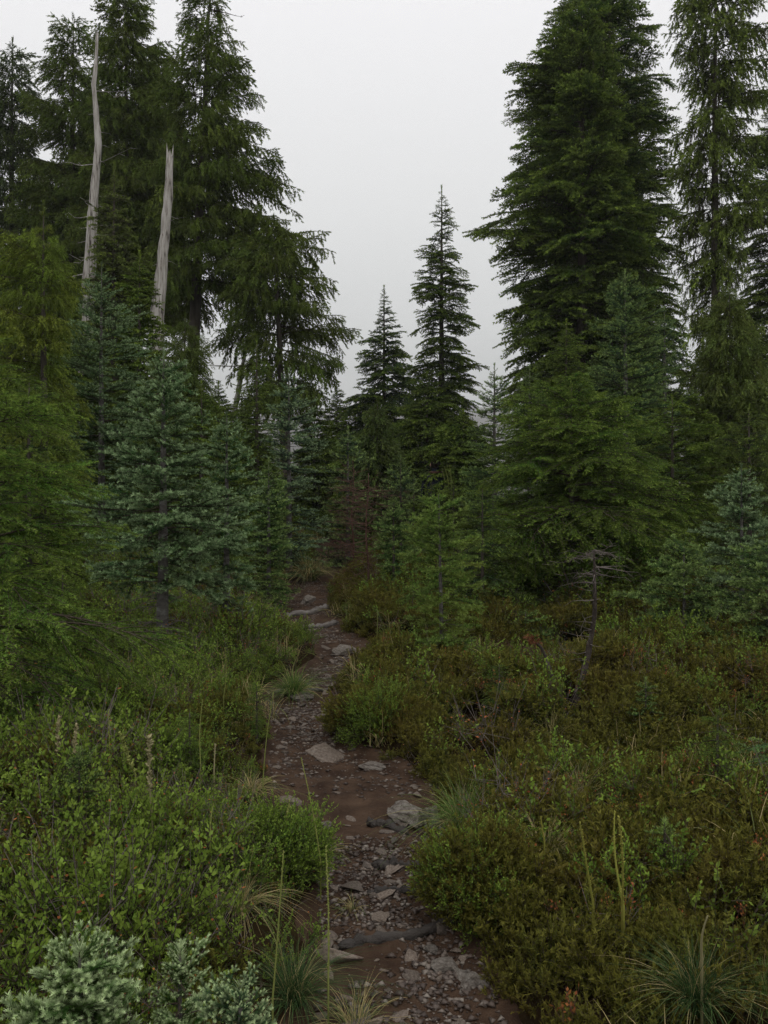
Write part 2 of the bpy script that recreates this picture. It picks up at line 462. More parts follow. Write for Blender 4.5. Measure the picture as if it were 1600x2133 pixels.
# ------------------------------------------------------------------ tubes (trunks, roots, stems)
def tube(pts, rad, n=10, rough=0.0, g=None, cap=True):
    pts = np.array(pts, float); rad = np.array(rad, float)
    K = len(pts)
    tan = np.gradient(pts, axis=0); tan = norm(tan)
    up = np.array([0.0, 1.0, 0.0]) if abs(tan[0][1]) < .9 else np.array([1.0, 0, 0])
    V = []
    for i in range(K):
        u = np.cross(tan[i], up); u /= np.linalg.norm(u); v = np.cross(tan[i], u)
        for k in range(n):
            a = 2 * math.pi * k / n
            r = rad[i] * (1 + (g.normal() * rough if g is not None else 0))
            V.append(pts[i] + r * (u * math.cos(a) + v * math.sin(a)))
    T = []
    for i in range(K - 1):
        for k in range(n):
            a, b = i * n + k, i * n + (k + 1) % n
            T.append((a, b, b + n)); T.append((a, b + n, a + n))
    if cap:
        V.append(pts[-1] + tan[-1] * rad[-1] * .3); c = len(V) - 1
        for k in range(n): T.append(((K - 1) * n + k, (K - 1) * n + (k + 1) % n, c))
        V.append(pts[0]); c = len(V) - 1
        for k in range(n): T.append((k, c, (k + 1) % n))
    return np.array(V), np.array(T)
def join(parts):
    V, T, o = [], [], 0
    for v, t in parts:
        V.append(v); T.append(np.asarray(t) + o); o += len(v)
    return np.concatenate(V), np.concatenate(T)

def twig_spray(g, n_main, L, z0, z1, rfn, droop=0.3, r=0.006, sub=5, lean=None):
    """bare dead side twigs round a trunk"""
    A, B, r0, r1 = [], [], [], []
    for i in range(n_main):
        z = z0 + (z1 - z0) * g.random(); a = g.random() * 2 * math.pi
        p = np.array([*(lean(z) if lean else (0, 0)), z]); d = np.array([math.cos(a), math.sin(a), 0.25 * g.normal()])
        l = L * (0.5 + 0.6 * g.random()); K = 5
        for k in range(K):
            q = p + (d + np.array([g.normal() * .12, g.normal() * .12, -droop * k / K])) * l / K
            A.append(p); B.append(q); r0.append(r * (1 - k / K * .8)); r1.append(r * (1 - (k + 1) / K * .8))
            for _ in range(sub if k > 0 else 0):
                if g.random() < .55:
                    e = norm((d + g.normal(size=3) * .7)[None])[0] * l * 0.28 * g.random()
                    A.append(q); B.append(q + e); r0.append(r * .35); r1.append(r * .12)
            p = q
    return sticks(np.array(A), np.array(B), np.array(r0), np.array(r1))

def tree(name, label, species, px, dep, top, prof, tint, low=None, ds=None, per=6, lod=None, fol=None, bark='bark', up=0.55, down=-0.15, seed=0, group=None,
         lean=0.0, skip=0.0, short=0.0, trunk_r=None, lichen=0, dead=0, cat='tree', base_row=None, wood=None, wavy=0.0):
    """prof: [(row, half width left, half width right)] in pixels of the photograph; low: row where the living crown ends"""
    g = np.random.default_rng(1000 + seed)
    k = dep / F
    base = at(px, dep)
    root = empty(name, (base.x, base.y, base.z - 0.05))
    tag(root, label, cat, group)
    zt = CAM_Z + (1066 - top) * k - root.location.z
    rows = [p[0] for p in prof]
    zs = np.array([CAM_Z + (1066 - r_) * k - root.location.z for r_ in rows])[::-1]
    wl_ = np.array([p[1] * k for p in prof])[::-1]; wr_ = np.array([p[-1] * k for p in prof])[::-1]
    zlow = 0.15 if low is None else CAM_Z + (1066 - low) * k - root.location.z
    zlow = max(zlow, 0.08)
    lod = (0 if dep < 5.6 else 1 if dep < 15 else 2) if lod is None else lod
    mean_w = float(np.mean(np.concatenate([wl_, wr_])))
    ds = (1.55 if species == 'fir' and dep > 3 else 1.3) * (ds or float(np.clip(mean_w * 0.22, 0.07, 0.42)))
    ends = []
    tr = trunk_r or 0.012 * zt + 0.012 * min(1, zt / 2.5) ** 1.5 + .0015
    # trunk
    leanf = lambda z: (lean * k * z / zt * 1.0 + wavy * math.sin(z * 1.7 + seed), 0.03 * math.sin(z * .9 + seed) * min(1, zt / 6))
    hz = np.linspace(0, zt, 14)
    tv, tt = tube([(leanf(z)[0], leanf(z)[1], z) for z in hz], [tr * (1 - z / zt) ** 0.85 + 0.003 + (tr * .35 if z == 0 else 0) for z in hz], 10, 0.05, g)
    obj('trunk', mesh_np('trunk', tv, tt, (M[bark],), smooth=True), root)
    # crown: its inner dead wood and leader are the crown's own mesh, the boughs its pieces
    iv, it_ = twig_spray(g, int(10 + 3 * zt), max(0.12, mean_w * .5), zlow, zt * .93, None, 0.3, 0.003 + 0.0012 * zt, 4, leanf)
    lv, lt = sticks(np.array([[*leanf(zt * .97), zt * .97]]), np.array([[*leanf(zt), zt + 0.03 * zt ** .5]]), 0.004 + .0006 * zt, 0.001)
    nA = np.array([[*leanf(zt * .9), zt * .9]]); nB = np.array([[*leanf(zt), zt + 0.03 * zt ** .5]])
    a_ = SPEC[species]['lod'][lod]
    nv, ntt, ntip = needles(g, nA, nB, np.array([.5]), np.array([1.0]), a_[3] * 1.2, a_[4] * 1.5, a_[5], 0.8, 0.3)
    Vc, Tc = join([(iv, it_), (lv, lt), (nv, ntt)])
    mi = np.zeros(len(Tc)); mi[len(it_) + len(lt):] = 1
    tipv = np.zeros(len(Vc)); tipv[len(iv) + len(lv):] = ntip
    crown = obj('crown', mesh_np('crown', Vc, Tc, (M[wood or 'twig'], M[fol or SPEC[species]['kw']['fol']]), mi, {'tip': tipv}), root)
    crown.color = (*tint, 1)
    z = zlow; n = 0
    def n_layers(d_):
        q, c_ = zlow, 0
        while q < zt * .985:
            f_ = (q - zlow) / max(zt - zlow, .01); c_ += max(3, int(round(per * (1 - .35 * f_)))); q += d_ * (1 - .45 * f_)
        return c_ * (1 - skip)
    while n_layers(ds) > 290: ds *= 1.04
    ph = g.random() * 6
    kinds = {}
    while z < zt * 0.985 and n < 298:
        f = (z - zlow) / max(zt - zlow, .01)
        pr = max(3, int(round(per * (1.0 - 0.35 * f))))
        for i in range(pr):
            if n >= 298: break
            ph += 2.399 + 0.3 * g.normal()
            if g.random() < skip: continue
            c, s = math.cos(ph), math.sin(ph)
            zz = z + ds * (g.random() - .5) * .6
            a = np.interp(zz, zs, wl_); b = np.interp(zz, zs, wr_)
            side = a if c < 0 else b
            wmean = 0.5 * (a + b)
            ln = (side * abs(c) + wmean * (1 - abs(c)))
            ln *= 1 + .26 * float(vnoise(zz * 3.2 / max(mean_w, .2), c * 1.3 + seed * 3.7, 1.0, seed % 9)) + .1 * float(vnoise(zz * 9 / max(mean_w, .2), s * 2.3, 1.0, seed % 5))
            ln *= (0.70 + 0.40 * g.random()) * (1 - short * g.random())
            if g.random() < .06: ln *= 1.12
            if ln < 0.05: ln = 0.05 + 0.03 * g.random()
            pitch = up * f ** 1.5 + down * (1 - f) + (.2 if lod == 0 else .13) * g.normal()
            var = int(g.integers(0, 3))
            me, L0 = proto(species, lod, ln, var, fol, wood)
            o = kinds.get(me.name)
            if o is None:
                o = bpy.data.objects.new('bough', me); kinds[me.name] = o
            else:
                o = o.copy()
            o.color = (*tint, 1)
            lx, ly = leanf(zz)
            o.location = (lx, ly, zz)
            o.rotation_euler = (0.22 * g.normal(), -pitch, ph)
            sc_ = ln / L0
            o.scale = (sc_, sc_ * (0.85 + .3 * g.random()), sc_)
            link(o, crown)
            ends.append((o.location.copy(), o.rotation_euler.copy(), ln))
            n += 1
        z += ds * (1.0 - 0.45 * f)
    if lichen:
        A, B = [], []
        for _ in range(lichen):
            lo_, ro_, l_ = ends[int(g.integers(0, len(ends)))]
            q = .25 + .6 * g.random()
            c0 = np.array(lo_ + ro_.to_matrix() @ Vector((l_ * q, .12 * l_ * g.normal(), l_ * (.12 * q - .38 * q * q))))
            for _ in range(14):
                p = c0 + np.array([g.normal() * .16, g.normal() * .16, -.04 * g.random()])
                A.append(p); B.append(p + np.array([g.normal() * .04, g.normal() * .04, -0.12 - .4 * g.random() ** 1.5]))
        A = np.array(A); B = np.array(B)
        v, t_, tp = needles(g, A, B, np.zeros(len(A)), np.ones(len(A)), 26, 0.10, 0.005, 3.0, -0.6)
        o = obj('lichen', mesh_np('lichen', v, t_, (M['lichen'],), None, {'tip': tp}), root)
        tag(o, 'grey brown beard lichen hanging from the boughs', kind='stuff')
    if dead:
        dv, dt = twig_spray(g, dead, mean_w * 0.9, 0.12 * zt, max(zlow, .3 * zt), None, 0.5, 0.006, 5, leanf)
        o = obj('dead_branches', mesh_np('dead_branches', dv, dt, (M['dead_twig'],)), root)
        tag(o, 'bare grey dead twigs below the green crown', kind='stuff')
    return root

# ------------------------------------------------------------------ setting: ground, path
def axis_vals(a, b, step, far, growth):
    v = list(np.arange(a, b, step)); s = step
    while v[-1] < far:
        s *= growth; v.append(v[-1] + s)
    return v
ys = np.array(axis_vals(-3, 14, 0.075, 2600, 1.08))
xp = np.array(axis_vals(0, 6.5, 0.085, 1450, 1.10))
xs = np.concatenate([-xp[:0:-1], xp])
X, Y = np.meshgrid(xs, ys)
Z = H(X, Y) - 0.035 * sstep(0.08, -0.02, path_d(X, Y)) * (Y < 25)
nx, ny = len(xs), len(ys)
ii = np.arange(nx * ny).reshape(ny, nx)
Q = np.stack([ii[:-1, :-1], ii[:-1, 1:], ii[1:, 1:], ii[1:, :-1]], -1).reshape(-1, 4)
ground = obj('ground', mesh_np('ground', np.stack([X, Y, Z], -1).reshape(-1, 3), Q, (M['soil'],), smooth=True))
tag(ground, kind='structure')

vy = np.arange(0.6, 24.0, 0.035)
U = np.linspace(-1.18, 1.18, 40)
PXg = path_c(vy)[:, None] + (path_w(vy)[:, None] + 0.08) * U[None]
PYg = np.repeat(vy[:, None], 40, 1)
edge = sstep(0.08, 0.16, path_d(PXg, PYg))
PZg = H(PXg, PYg) + 0.012 + 0.016 * fbm(PXg, PYg, 4.5, 11, 4) + 0.006 * fbm(PXg, PYg, 22, 12, 2) - 0.09 * edge
jj = np.arange(PXg.size).reshape(PXg.shape)
Q = np.stack([jj[:-1, :-1], jj[:-1, 1:], jj[1:, 1:], jj[1:, :-1]], -1).reshape(-1, 4)
path = obj('path', mesh_np('path', np.stack([PXg, PYg, PZg], -1).reshape(-1, 3), Q, (M['dirt'],), smooth=True))
tag(path, kind='structure')
def path_z(x, y):
    return H(x, y) + 0.012 + 0.016 * fbm(x, y, 4.5, 11, 4) + 0.006 * fbm(x, y, 22, 12, 2)

# ------------------------------------------------------------------ stones
def stone_mesh(name, seed, npts=14, flat=0.4, m='stone', sub=0, rough=0.0, sx=1.0, sy=0.75):
    g = np.random.default_rng(seed)
    bm = bmesh.new()
    P = norm(g.normal(size=(npts, 3))) * np.array([sx, sy, flat]) * (0.42 + 0.14 * g.random((npts, 1)))
    for p in P: bm.verts.new(p)
    r = bmesh.ops.convex_hull(bm, input=bm.verts)
    bmesh.ops.delete(bm, geom=[v for v in bm.verts if not v.link_faces], context='VERTS')
    bmesh.ops.bevel(bm, geom=list(bm.edges), offset=0.018, segments=1, affect='EDGES')
    if sub:
        bmesh.ops.triangulate(bm, faces=bm.faces)
        bmesh.ops.subdivide_edges(bm, edges=bm.edges, cuts=sub, use_grid_fill=True)
        for v in bm.verts:
            n = v.co.normalized()
            v.co += n * rough * float(fbm(v.co.x * 3 + v.co.z * 5, v.co.y * 3 + seed, 2.0, seed % 7, 4))
    me = bpy.data.meshes.new(name); bm.to_mesh(me); bm.free()
    me.materials.append(M[m])
    return me
stones = [stone_mesh('stone', 50 + i, 10 + i % 5, 0.28 + 0.05 * (i % 4), sy=0.6 + .1 * (i % 3)) for i in range(12)]
ns = 0
proto_st = [bpy.data.objects.new('stone', me) for me in stones]
used = [False] * len(stones)
g = np.random.default_rng(21)
while ns < 280:
    d = 2.4 + 8.0 * g.random() ** 1.5
    u = g.normal() * 0.5
    if abs(u) > 1.08: continue
    if g.random() < .35: u = np.sign(u) * (0.75 + .3 * g.random())
    x = float(path_c(d) + u * path_w(d))
    if 4.3 < d < 5.6 and abs(u) < .45 and g.random() < .8: continue
    s = 0.024 + 0.085 * g.random() ** 1.8
    if g.random() < .07: s *= 1.7
    i = int(g.integers(0, 12))
    o = proto_st[i] if not used[i] else proto_st[i].copy(); used[i] = True
    o.location = (x, d, float(path_z(x, d)) - s * 0.01)
    o.rotation_euler = (g.normal() * .18, g.normal() * .18, g.random() * 6.28)
    o.scale = (s * 1.3, s * (0.9 + .5 * g.random()), s * (.8 + .5 * g.random()))
    link(o, path)
    ns += 1
# gravel too small to pick apart: one mesh
def gravel():
    g = np.random.default_rng(22)
    n = 15000
    oct_v = np.array([[1, 0, 0], [-.5, .8, 0], [-.5, -.8, 0], [0.1, 0, .55], [0, 0, -.4]], float)
    oct_t = np.array([[0, 1, 3], [1, 2, 3], [2, 0, 3], [1, 0, 4], [2, 1, 4], [0, 2, 4]])
    d = 2.3 + 11 * g.random(n) ** 1.6
    u = np.clip(g.normal(size=n) * .62, -1.1, 1.1)
    x = path_c(d) + u * path_w(d)
    keep = ~((d > 4.3) & (d < 5.5) & (np.abs(u) < .4) & (g.random(n) < .5))
    keep &= (fbm(x, d, 2.0, 30, 2) + g.random(n) * .8 > .0)
    d, x = d[keep], x[keep]; n = len(d)
    s = 0.005 + 0.019 * g.random(n) ** 2.2
    a = g.random(n) * 6.28
    v = oct_v[None] * (0.7 + .6 * g.random((n, 5, 1))) * s[:, None, None]
    v[..., 2] *= .7
    c, sn = np.cos(a)[:, None], np.sin(a)[:, None]
    vx = v[..., 0] * c - v[..., 1] * sn + x[:, None]; vyy = v[..., 0] * sn + v[..., 1] * c + d[:, None]
    vz = v[..., 2] + path_z(x, d)[:, None] + 0.002
    V = np.stack([vx, vyy, vz], -1).reshape(-1, 3)
    T = (oct_t[None] + (np.arange(n) * 5)[:, None, None]).reshape(-1, 3)
    m, nt, N, Lk, out = mat('gravel')
    geo = N.new('ShaderNodeNewGeometry')
    r = ramp(N, Lk, geo.outputs['Random Per Island'], [(0, (0.030, 0.018, 0.012)), (0.65, (0.078, 0.055, 0.042)), (1, (0.20, 0.17, 0.14))])
    p = N.new('ShaderNodeBsdfPrincipled'); p.inputs['Roughness'].default_value = .6
    Lk.new(r.outputs[0], p.inputs['Base Color']); Lk.new(p.outputs[0], out.inputs[0])
    o = obj('gravel', mesh_np('gravel', V, T, (m,)), path)
    tag(o, 'small broken slate chips strewn over the dirt', kind='stuff')
gravel()

def rock(label, px, py, wpx, dpx, hpx, seed, m='rock', flat=.55, sink=.3, rz=0.0, tilt=0.0, z=None, name='rock'):
    p = on_ground(px, py)
    k = p.y / F
    me = stone_mesh(name, seed, 16, 1.0, m, 3, 0.05, 1.0, 1.0)
    o = obj(name, me, None)
    o.scale = (wpx * k, dpx * k, hpx * k)
    o.rotation_euler = (tilt, 0.1, rz)
    o.location = (p.x, p.y, p.z + hpx * k * (.35 - sink) if z is None else z)
    return tag(o, label, 'rock')

rock('pale angular rock jutting up at the right edge of the bare trail', 852, 1712, 92, 110, 60, 301, sink=.15, rz=.3)
rock('upright split grey rock close beside the pale angular rock', 893, 1725, 48, 60, 66, 302, sink=.1, tilt=.2)
rock('broad flat brownish rock sunk in the trail where it narrows', 683, 1572, 90, 150, 26, 303, 'stone', sink=.3)
rock('tan rock lying under the thin root across the trail', 632, 1457, 58, 70, 24, 304, sink=.15)
rock('flat slab of pale rock on the trail bank below the heather', 775, 1602, 66, 90, 20, 305, sink=.1, rz=.5)
rock('pale weathered slab on the trail where it bends right', 718, 1362, 56, 60, 22, 306, sink=.05, rz=-.4)
rock('long pale stone on the far bare patch of trail', 640, 1256, 26, 90, 24, 307, sink=.1, rz=-.25)
rock('large grey mossy rock buried at the lower right of the trail', 985, 2060, 110, 130, 50, 308, sink=.25)
rock('long pale ridge of rock poking out by the lower trail', 925, 2028, 90, 60, 34, 309, sink=.15, rz=.35)
rock('small flat tan rock on the dirt below the big root', 900, 1990, 36, 40, 16, 310, sink=0)
rock('grey boulder showing under the dry grass tuft', 1030, 1705, 90, 90, 60, 311, 'rock', sink=.15)
rock('dark grey boulder behind the two tall yellow seed stalks', 1298, 1752, 46, 60, 50, 312, 'stone', sink=.05)
rock('white stone at the far end of the trail under the trees', 688, 1107, 34, 60, 12, 313, sink=0)
rock('thin pale stone beside the white stone at the far trail end', 735, 1105, 26, 50, 9, 314, sink=0)
rock('greenish rounded rock at the bottom edge of the trail', 760, 2125, 60, 60, 40, 315, sink=.2)
rock('tan pointed rock in the middle of the trail', 817, 1765, 26, 26, 26, 316, sink=0)
rock('grey rock on the left side of the trail by the gravel', 675, 1727, 34, 34, 20, 317, sink=0)
rock('reddish slate slab lying above the big root', 795, 1921, 46, 50, 16, 318, 'stone', sink=0)

# ------------------------------------------------------------------ roots and logs on the trail
def root_log(label, pts, r, m='log', name='root', cat='root', lift=.3, seed=0):
    g = np.random.default_rng(seed)
    W = []
    for (px, py) in pts:
        p = on_ground(px, py); W.append((p.x, p.y, float(H(p.x, p.y)) + .012))
    W = np.array(W)
    t = np.linspace(0, 1, len(W)); tt = np.linspace(0, 1, 26)
    C = np.stack([np.interp(tt, t, W[:, k]) for k in range(3)], -1)
    for _ in range(3): C[1:-1] = (C[:-2] + C[1:-1] * 2 + C[2:]) / 4
    dep = C[:, 1].mean()
    R0 = r / F * dep
    C[:, 2] += R0 * lift + R0 * .25 * g.normal(size=26)
    rad = R0 * (1 + .18 * g.normal(size=26)) * np.interp(tt, [0, .08, .9, 1], [.5, 1, .9, .4])
    v, t_ = tube(C, rad, 12, .1, g)
    c0 = C[0].copy()
    o = obj(name, mesh_np(name, v - c0, t_, (M[m],), smooth=True), None, tuple(c0))
    return tag(o, label, cat)
root_log('thick dark wet root crossing the lower trail from the heather mound', [(705, 1985), (760, 1975), (830, 1968), (890, 1950), (935, 1930), (985, 1915)], 13, seed=1)
root_log('short dark root step at the foot of the heather mound', [(765, 1868), (830, 1864), (905, 1866)], 8, seed=2)
root_log('weathered wood step just above the short dark root', [(780, 1812), (840, 1812), (905, 1816)], 11, seed=3)
root_log('dark root lying in front of the pale angular rock', [(765, 1722), (800, 1728), (850, 1745)], 10, seed=4)
root_log('thin straight root across the narrow trail above the tan rock', [(570, 1444), (620, 1442), (690, 1441)], 4.5, 'log_pale', seed=5)
root_log('pale curved branch laid across the far trail, upper one', [(592, 1285), (635, 1283), (668, 1273), (700, 1262)], 6, 'log_pale', name='fallen_branch', cat='branch', seed=6)
root_log('dark log step across the far trail, lower one', [(570, 1313), (620, 1314), (660, 1309), (705, 1300)], 7, 'log_pale', name='log', cat='log', seed=7)

# ------------------------------------------------------------------ grass tufts, seed stalks
TUFTS = []
def grass_mat(name, a, b, dry=(0.42, 0.34, 0.16), dryp=.85):
    m, nt, N, Lk, out = mat(name)
    geo = N.new('ShaderNodeNewGeometry')
    r = ramp(N, Lk, geo.outputs['Random Per Island'], [(0, a), (dryp - .05, b), (dryp + .05, dry)])
    d = N.new('ShaderNodeBsdfDiffuse'); t = N.new('ShaderNodeBsdfTranslucent'); gl = N.new('ShaderNodeBsdfGlossy'); gl.inputs['Roughness'].default_value = .4
    Lk.new(r.outputs[0], d.inputs[0]); Lk.new(r.outputs[0], t.inputs[0])
    x = N.new('ShaderNodeMixShader'); x.inputs[0].default_value = .3; Lk.new(d.outputs[0], x.inputs[1]); Lk.new(t.outputs[0], x.inputs[2])
    y = N.new('ShaderNodeMixShader'); y.inputs[0].default_value = .008; Lk.new(x.outputs[0], y.inputs[1]); Lk.new(gl.outputs[0], y.inputs[2])
    Lk.new(y.outputs[0], out.inputs[0]); return m
M['grass'] = grass_mat('grass_blades', (0.05, 0.10, 0.025), (0.17, 0.26, 0.06), dryp=.88)
M['grass_dark'] = grass_mat('dark_grass_blades', (0.028, 0.062, 0.026), (0.09, 0.15, 0.045), dryp=.9)
M['grass_dry'] = grass_mat('dry_grass_blades', (0.06, 0.11, 0.04), (0.22, 0.24, 0.08), dryp=.5)
M['straw'] = grass_mat('straw', (0.30, 0.25, 0.12), (0.42, 0.34, 0.17), dryp=.6)

def blades(g, n, L, w, spread=1.0, droop=1.2, c=(0, 0), rad=.05, K=6, az=None, azs=6.3):
    """arching ribbon blades"""
    a = g.random(n) * 6.283 if az is None else az + g.normal(size=n) * azs
    l = L * (0.55 + 0.6 * g.random(n))
    out = spread * (0.2 + 1.1 * g.random(n))
    t = np.linspace(0, 1, K + 1)
    rr = rad * np.sqrt(g.random(n)); b = g.random(n) * 6.283
    r = l[:, None] * (out[:, None] * .55 * t + 0.25 * out[:, None] * t ** 2)
    z = l[:, None] * (t * 1.0 - droop * (.5 * out[:, None] + .25 * g.random((n, 1))) * t ** 2.2)
    x = c[0] + (rr * np.cos(b))[:, None] + np.cos(a)[:, None] * r; y = c[1] + (rr * np.sin(b))[:, None] + np.sin(a)[:, None] * r
    x = x + (g.normal(size=n) * .16 * l)[:, None] * t ** 1.7; y = y + (g.normal(size=n) * .16 * l)[:, None] * t ** 1.7
    P = np.stack([x, y, z], -1)
    side = np.stack([-np.sin(a), np.cos(a), .3 * g.normal(size=n)], -1)[:, None] * (w * (1 - t ** 2 * .92))[None, :, None]
    V = np.stack([P - side, P + side], 2).reshape(-1, 3)
    b0 = (np.arange(n) * (K + 1) * 2)[:, None]
    T = []
    for k in range(K):
        i = b0 + 2 * k
        T.append(np.concatenate([i, i + 1, i + 3], 1)); T.append(np.concatenate([i, i + 3, i + 2], 1))
    return V, np.concatenate(T)

def tuft(label, px, py, hpx, n=160, m='grass', spread=1.0, droop=1.2, seed=0, extra=None, dep=None, w=0.0009):
    p = on_ground(px, py, .06) if dep is None else at(px, dep)
    p.z = float(H(p.x, p.y) + .7 * lump(p.x, p.y))
    g = np.random.default_rng(400 + seed)
    L = hpx / F * p.y
    TUFTS.extend([(p.x, p.y, L * .42), (p.x, p.y - .35 * L, L * .36), (p.x, p.y - .75 * L, L * .3)])
    root = empty('grass_tuft', (p.x, p.y, p.z - .02)); tag(root, label, 'grass tuft')
    n = int(n * 1.9)
    v, t = blades(g, n, L * 1.3, max(w, p.y * .0003), spread, droop, rad=L * .12)
    o = obj('blades', mesh_np('blades', v, t, (M[m],)), root); tag(o, kind='stuff')
    if extra:
        v, t = blades(g, extra, L * 1.35, max(w, p.y * .00035), spread * 1.35, droop * 1.15, rad=L * .14)
        o = obj('dry_blades', mesh_np('dry_blades', v, t, (M['straw'],)), root); tag(o, 'bleached straw coloured blades', kind='stuff')
    return root
tuft('bright green arching grass tuft on the right bank above the pale rock', 968, 1712, 150, 340, 'grass', 1.1, 1.35, 1)
tuft('grass tuft fringed with bleached blades beside the grey boulder', 1135, 1775, 130, 260, 'grass_dry', 1.3, 1.3, 2, 45)
tuft('big dark green grass tuft in the lower right corner', 1452, 2105, 155, 300, 'grass_dark', 1.0, 1.0, 3, 24)
tuft('big dark green grass tuft left of the lower trail', 610, 2050, 150, 300, 'grass_dark', 1.15, 1.1, 4, 16)
tuft('dry flattened grass tuft among the left bushes', 262, 1720, 110, 120, 'grass_dry', 1.6, 1.6, 5, 30)
tuft('far grass tuft hanging over the trail under the firs', 645, 1205, 75, 240, 'grass_dry', 1.1, 1.25, 6)
tuft('green grass tuft beside the narrow trail below the log step', 612, 1440, 80, 240, 'grass', 1.0, 1.2, 7, 12)
tuft('thin arching grass tuft in the middle of the left bushes', 500, 1870, 120, 140, 'grass_dry', 1.4, 1.4, 8, 10)
tuft('small straw coloured grass tuft lying on the trail edge', 735, 1865, 62, 40, 'grass_dry', 1.5, 1.6, 9, 40)
tuft('wispy grass tuft at the left foot of the trail', 740, 2115, 130, 110, 'grass_dry', 1.4, 1.3, 10, 18)
tuft('loose grass tuft at the base of the two tall yellow seed stalks', 1290, 1900, 120, 170, 'grass_dark', 1.3, 1.2, 11, 18)
tuft('small green grass tuft at the top of the heather mound', 965, 1770, 55, 90, 'grass', 1.2, 1.2, 12)
tuft('short grass tuft at the foot of the crooked dead tree', 1150, 1560, 80, 110, 'grass_dry', 1.2, 1.2, 13, 6)
tuft('grass tuft behind the two tall yellow seed stalks', 1205, 1650, 120, 130, 'grass_dry', 1.2, 1.1, 14, 8)
tuft('narrow grass tuft cut off by the right edge near the corner', 1590, 2080, 150, 160, 'grass', 1.0, 1.1, 15, 8)
tuft('grass tuft in the bushes right of the thin seed stalks', 660, 1760, 70, 120, 'grass', 1.3, 1.3, 16, 6)
tuft('sparse grass tuft on the far left bank', 520, 1640, 80, 120, 'grass_dry', 1.3, 1.3, 17, 8)

M['stalk'] = foliage_mat('seed_stalk', (0.50, 0.52, 0.16), .8, trans=.1, base=(0.30, 0.35, 0.09), old_amt=0)
M['stalk_yellow'] = foliage_mat('yellow_seed_stalk', (0.62, 0.60, 0.14), .8, trans=.1, base=(0.46, 0.46, 0.09), old_amt=0)
M['stalk_brown'] = foliage_mat('brown_seed_stalk', (0.56, 0.50, 0.27), .8, trans=.1, base=(0.42, 0.37, 0.19), old_amt=0)
def stalk(label, top, base, m='stalk', head=.9, pod=0.007, dep=None, seed=0, thick=.0028, bow=.02):
    """tall flower stem with dried pods: stem and seed_head"""
    p = on_ground(*base, .17) if dep is None else at(base[0], dep, base[1])
    g = np.random.default_rng(600 + seed)
    k = p.y / F
    zb = CAM_Z + (1066 - base[1]) * k
    B = np.array([0, 0, 0.0]); T_ = np.array([(top[0] - base[0]) * k, .05 * g.normal(), (base[1] - top[1]) * k])
    t = np.linspace(0, 1, 12)
    C = B + (T_ - B) * t[:, None] + np.array([bow, 0, 0]) * (np.sin(t * math.pi) * np.linalg.norm(T_))[:, None]
    low = np.array([[0, 0, -0.3]]); C = np.concatenate([low, C])
    root = empty('seed_stalk', (p.x, p.y, zb)); tag(root, label, 'seed stalk')
    v, t_ = tube(C, np.linspace(1, .5, 13) * thick, 6)
    o = obj('stem', mesh_np('stem', v, t_, (M[m],), attrs={'tip': np.full(len(v), .3)}, smooth=True), root)
    n = max(14, int(np.linalg.norm(T_) * head / 0.0035))
    s = 1 - head * g.random(n)
    P = np.stack([np.interp(s, np.linspace(0, 1, 12), C[1:, i]) for i in range(3)], -1)
    d = norm(g.normal(size=(n, 3)) * np.array([1, 1, .3]) + np.array([0, 0, .9]))
    v, t_ = sticks(P, P + d * pod * (.45 + .4 * g.random((n, 1))), pod * .30, pod * .16)
    o = obj('seed_head', mesh_np('seed_head', v, t_, (M[m],), attrs={'tip': g.random(len(v))}), root)
    return root
ST = [
    ('short thick brown seed stalk, leftmost of the stalks', (127, 1492), (118, 1590), 'stalk_brown', .8, .024),
    ('short thick brown seed stalk, second from the left', (152, 1514), (150, 1590), 'stalk_brown', .8, .024),
    ('thin green seed stalk with a few bare side hooks', (224, 1482), (230, 1590), 'stalk', .5, .006),
    ('thick yellow green seed stalk leaning left', (257, 1518), (282, 1612), 'stalk', .95, .024),
    ('tall pale seed stalk thick with pods above the left bushes', (324, 1524), (318, 1715), 'stalk_brown', .6, .024),
    ('thin olive seed stalk under the leaning cedar sapling', (417, 1462), (418, 1592), 'stalk', .8, .006),
    ('short fluffy seed stalk among the left bushes', (447, 1550), (446, 1605), 'stalk_brown', .7, .010),
    ('slender seed stalk in front of the dark fir trunk', (469, 1348), (466, 1450), 'stalk', .8, .008),
    ('bright green seed stalk bending over the narrow trail', (570, 1440), (548, 1622), 'stalk', .9, .007),
    ('thick pale seed head beside the left edge of the trail', (601, 1676), (594, 1740), 'stalk', .9, .015),
    ('thin seed stalk leaning left over the gravel of the trail', (622, 1592), (668, 1795), 'stalk', .95, .006),
    ('tall knobbly seed stalk standing at the trail edge', (676, 1778), (684, 2040), 'stalk', .95, .009),
    ('tall thin seed stalk left of the knobbly one', (588, 1780), (568, 2080), 'stalk', .9, .006),
    ('short seed stalk in the left bushes beside the tall thin one', (440, 1680), (438, 1730), 'stalk', .8, .007),
    ('yellow seed stalk leaning left above the right bushes', (1197, 1695), (1236, 1885), 'stalk_yellow', .95, .008),
    ('tallest yellow seed stalk, left one of the close pair', (1273, 1680), (1296, 1890), 'stalk_yellow', .97, .011),
    ('yellow seed stalk, right one of the close pair', (1283, 1692), (1299, 1885), 'stalk_yellow', .6, .008),
    ('short yellow seed stalk rising from the dry grass tuft', (1126, 1698), (1134, 1752), 'stalk_yellow', .9, .007),
    ('thin grey seed stalk above the lower right grass tuft', (1465, 1895), (1462, 1990), 'stalk_brown', .5, .005),
    ('thin pale seed stalk among the lower left bushes', (312, 1790), (305, 1835), 'stalk', .9, .006),
]
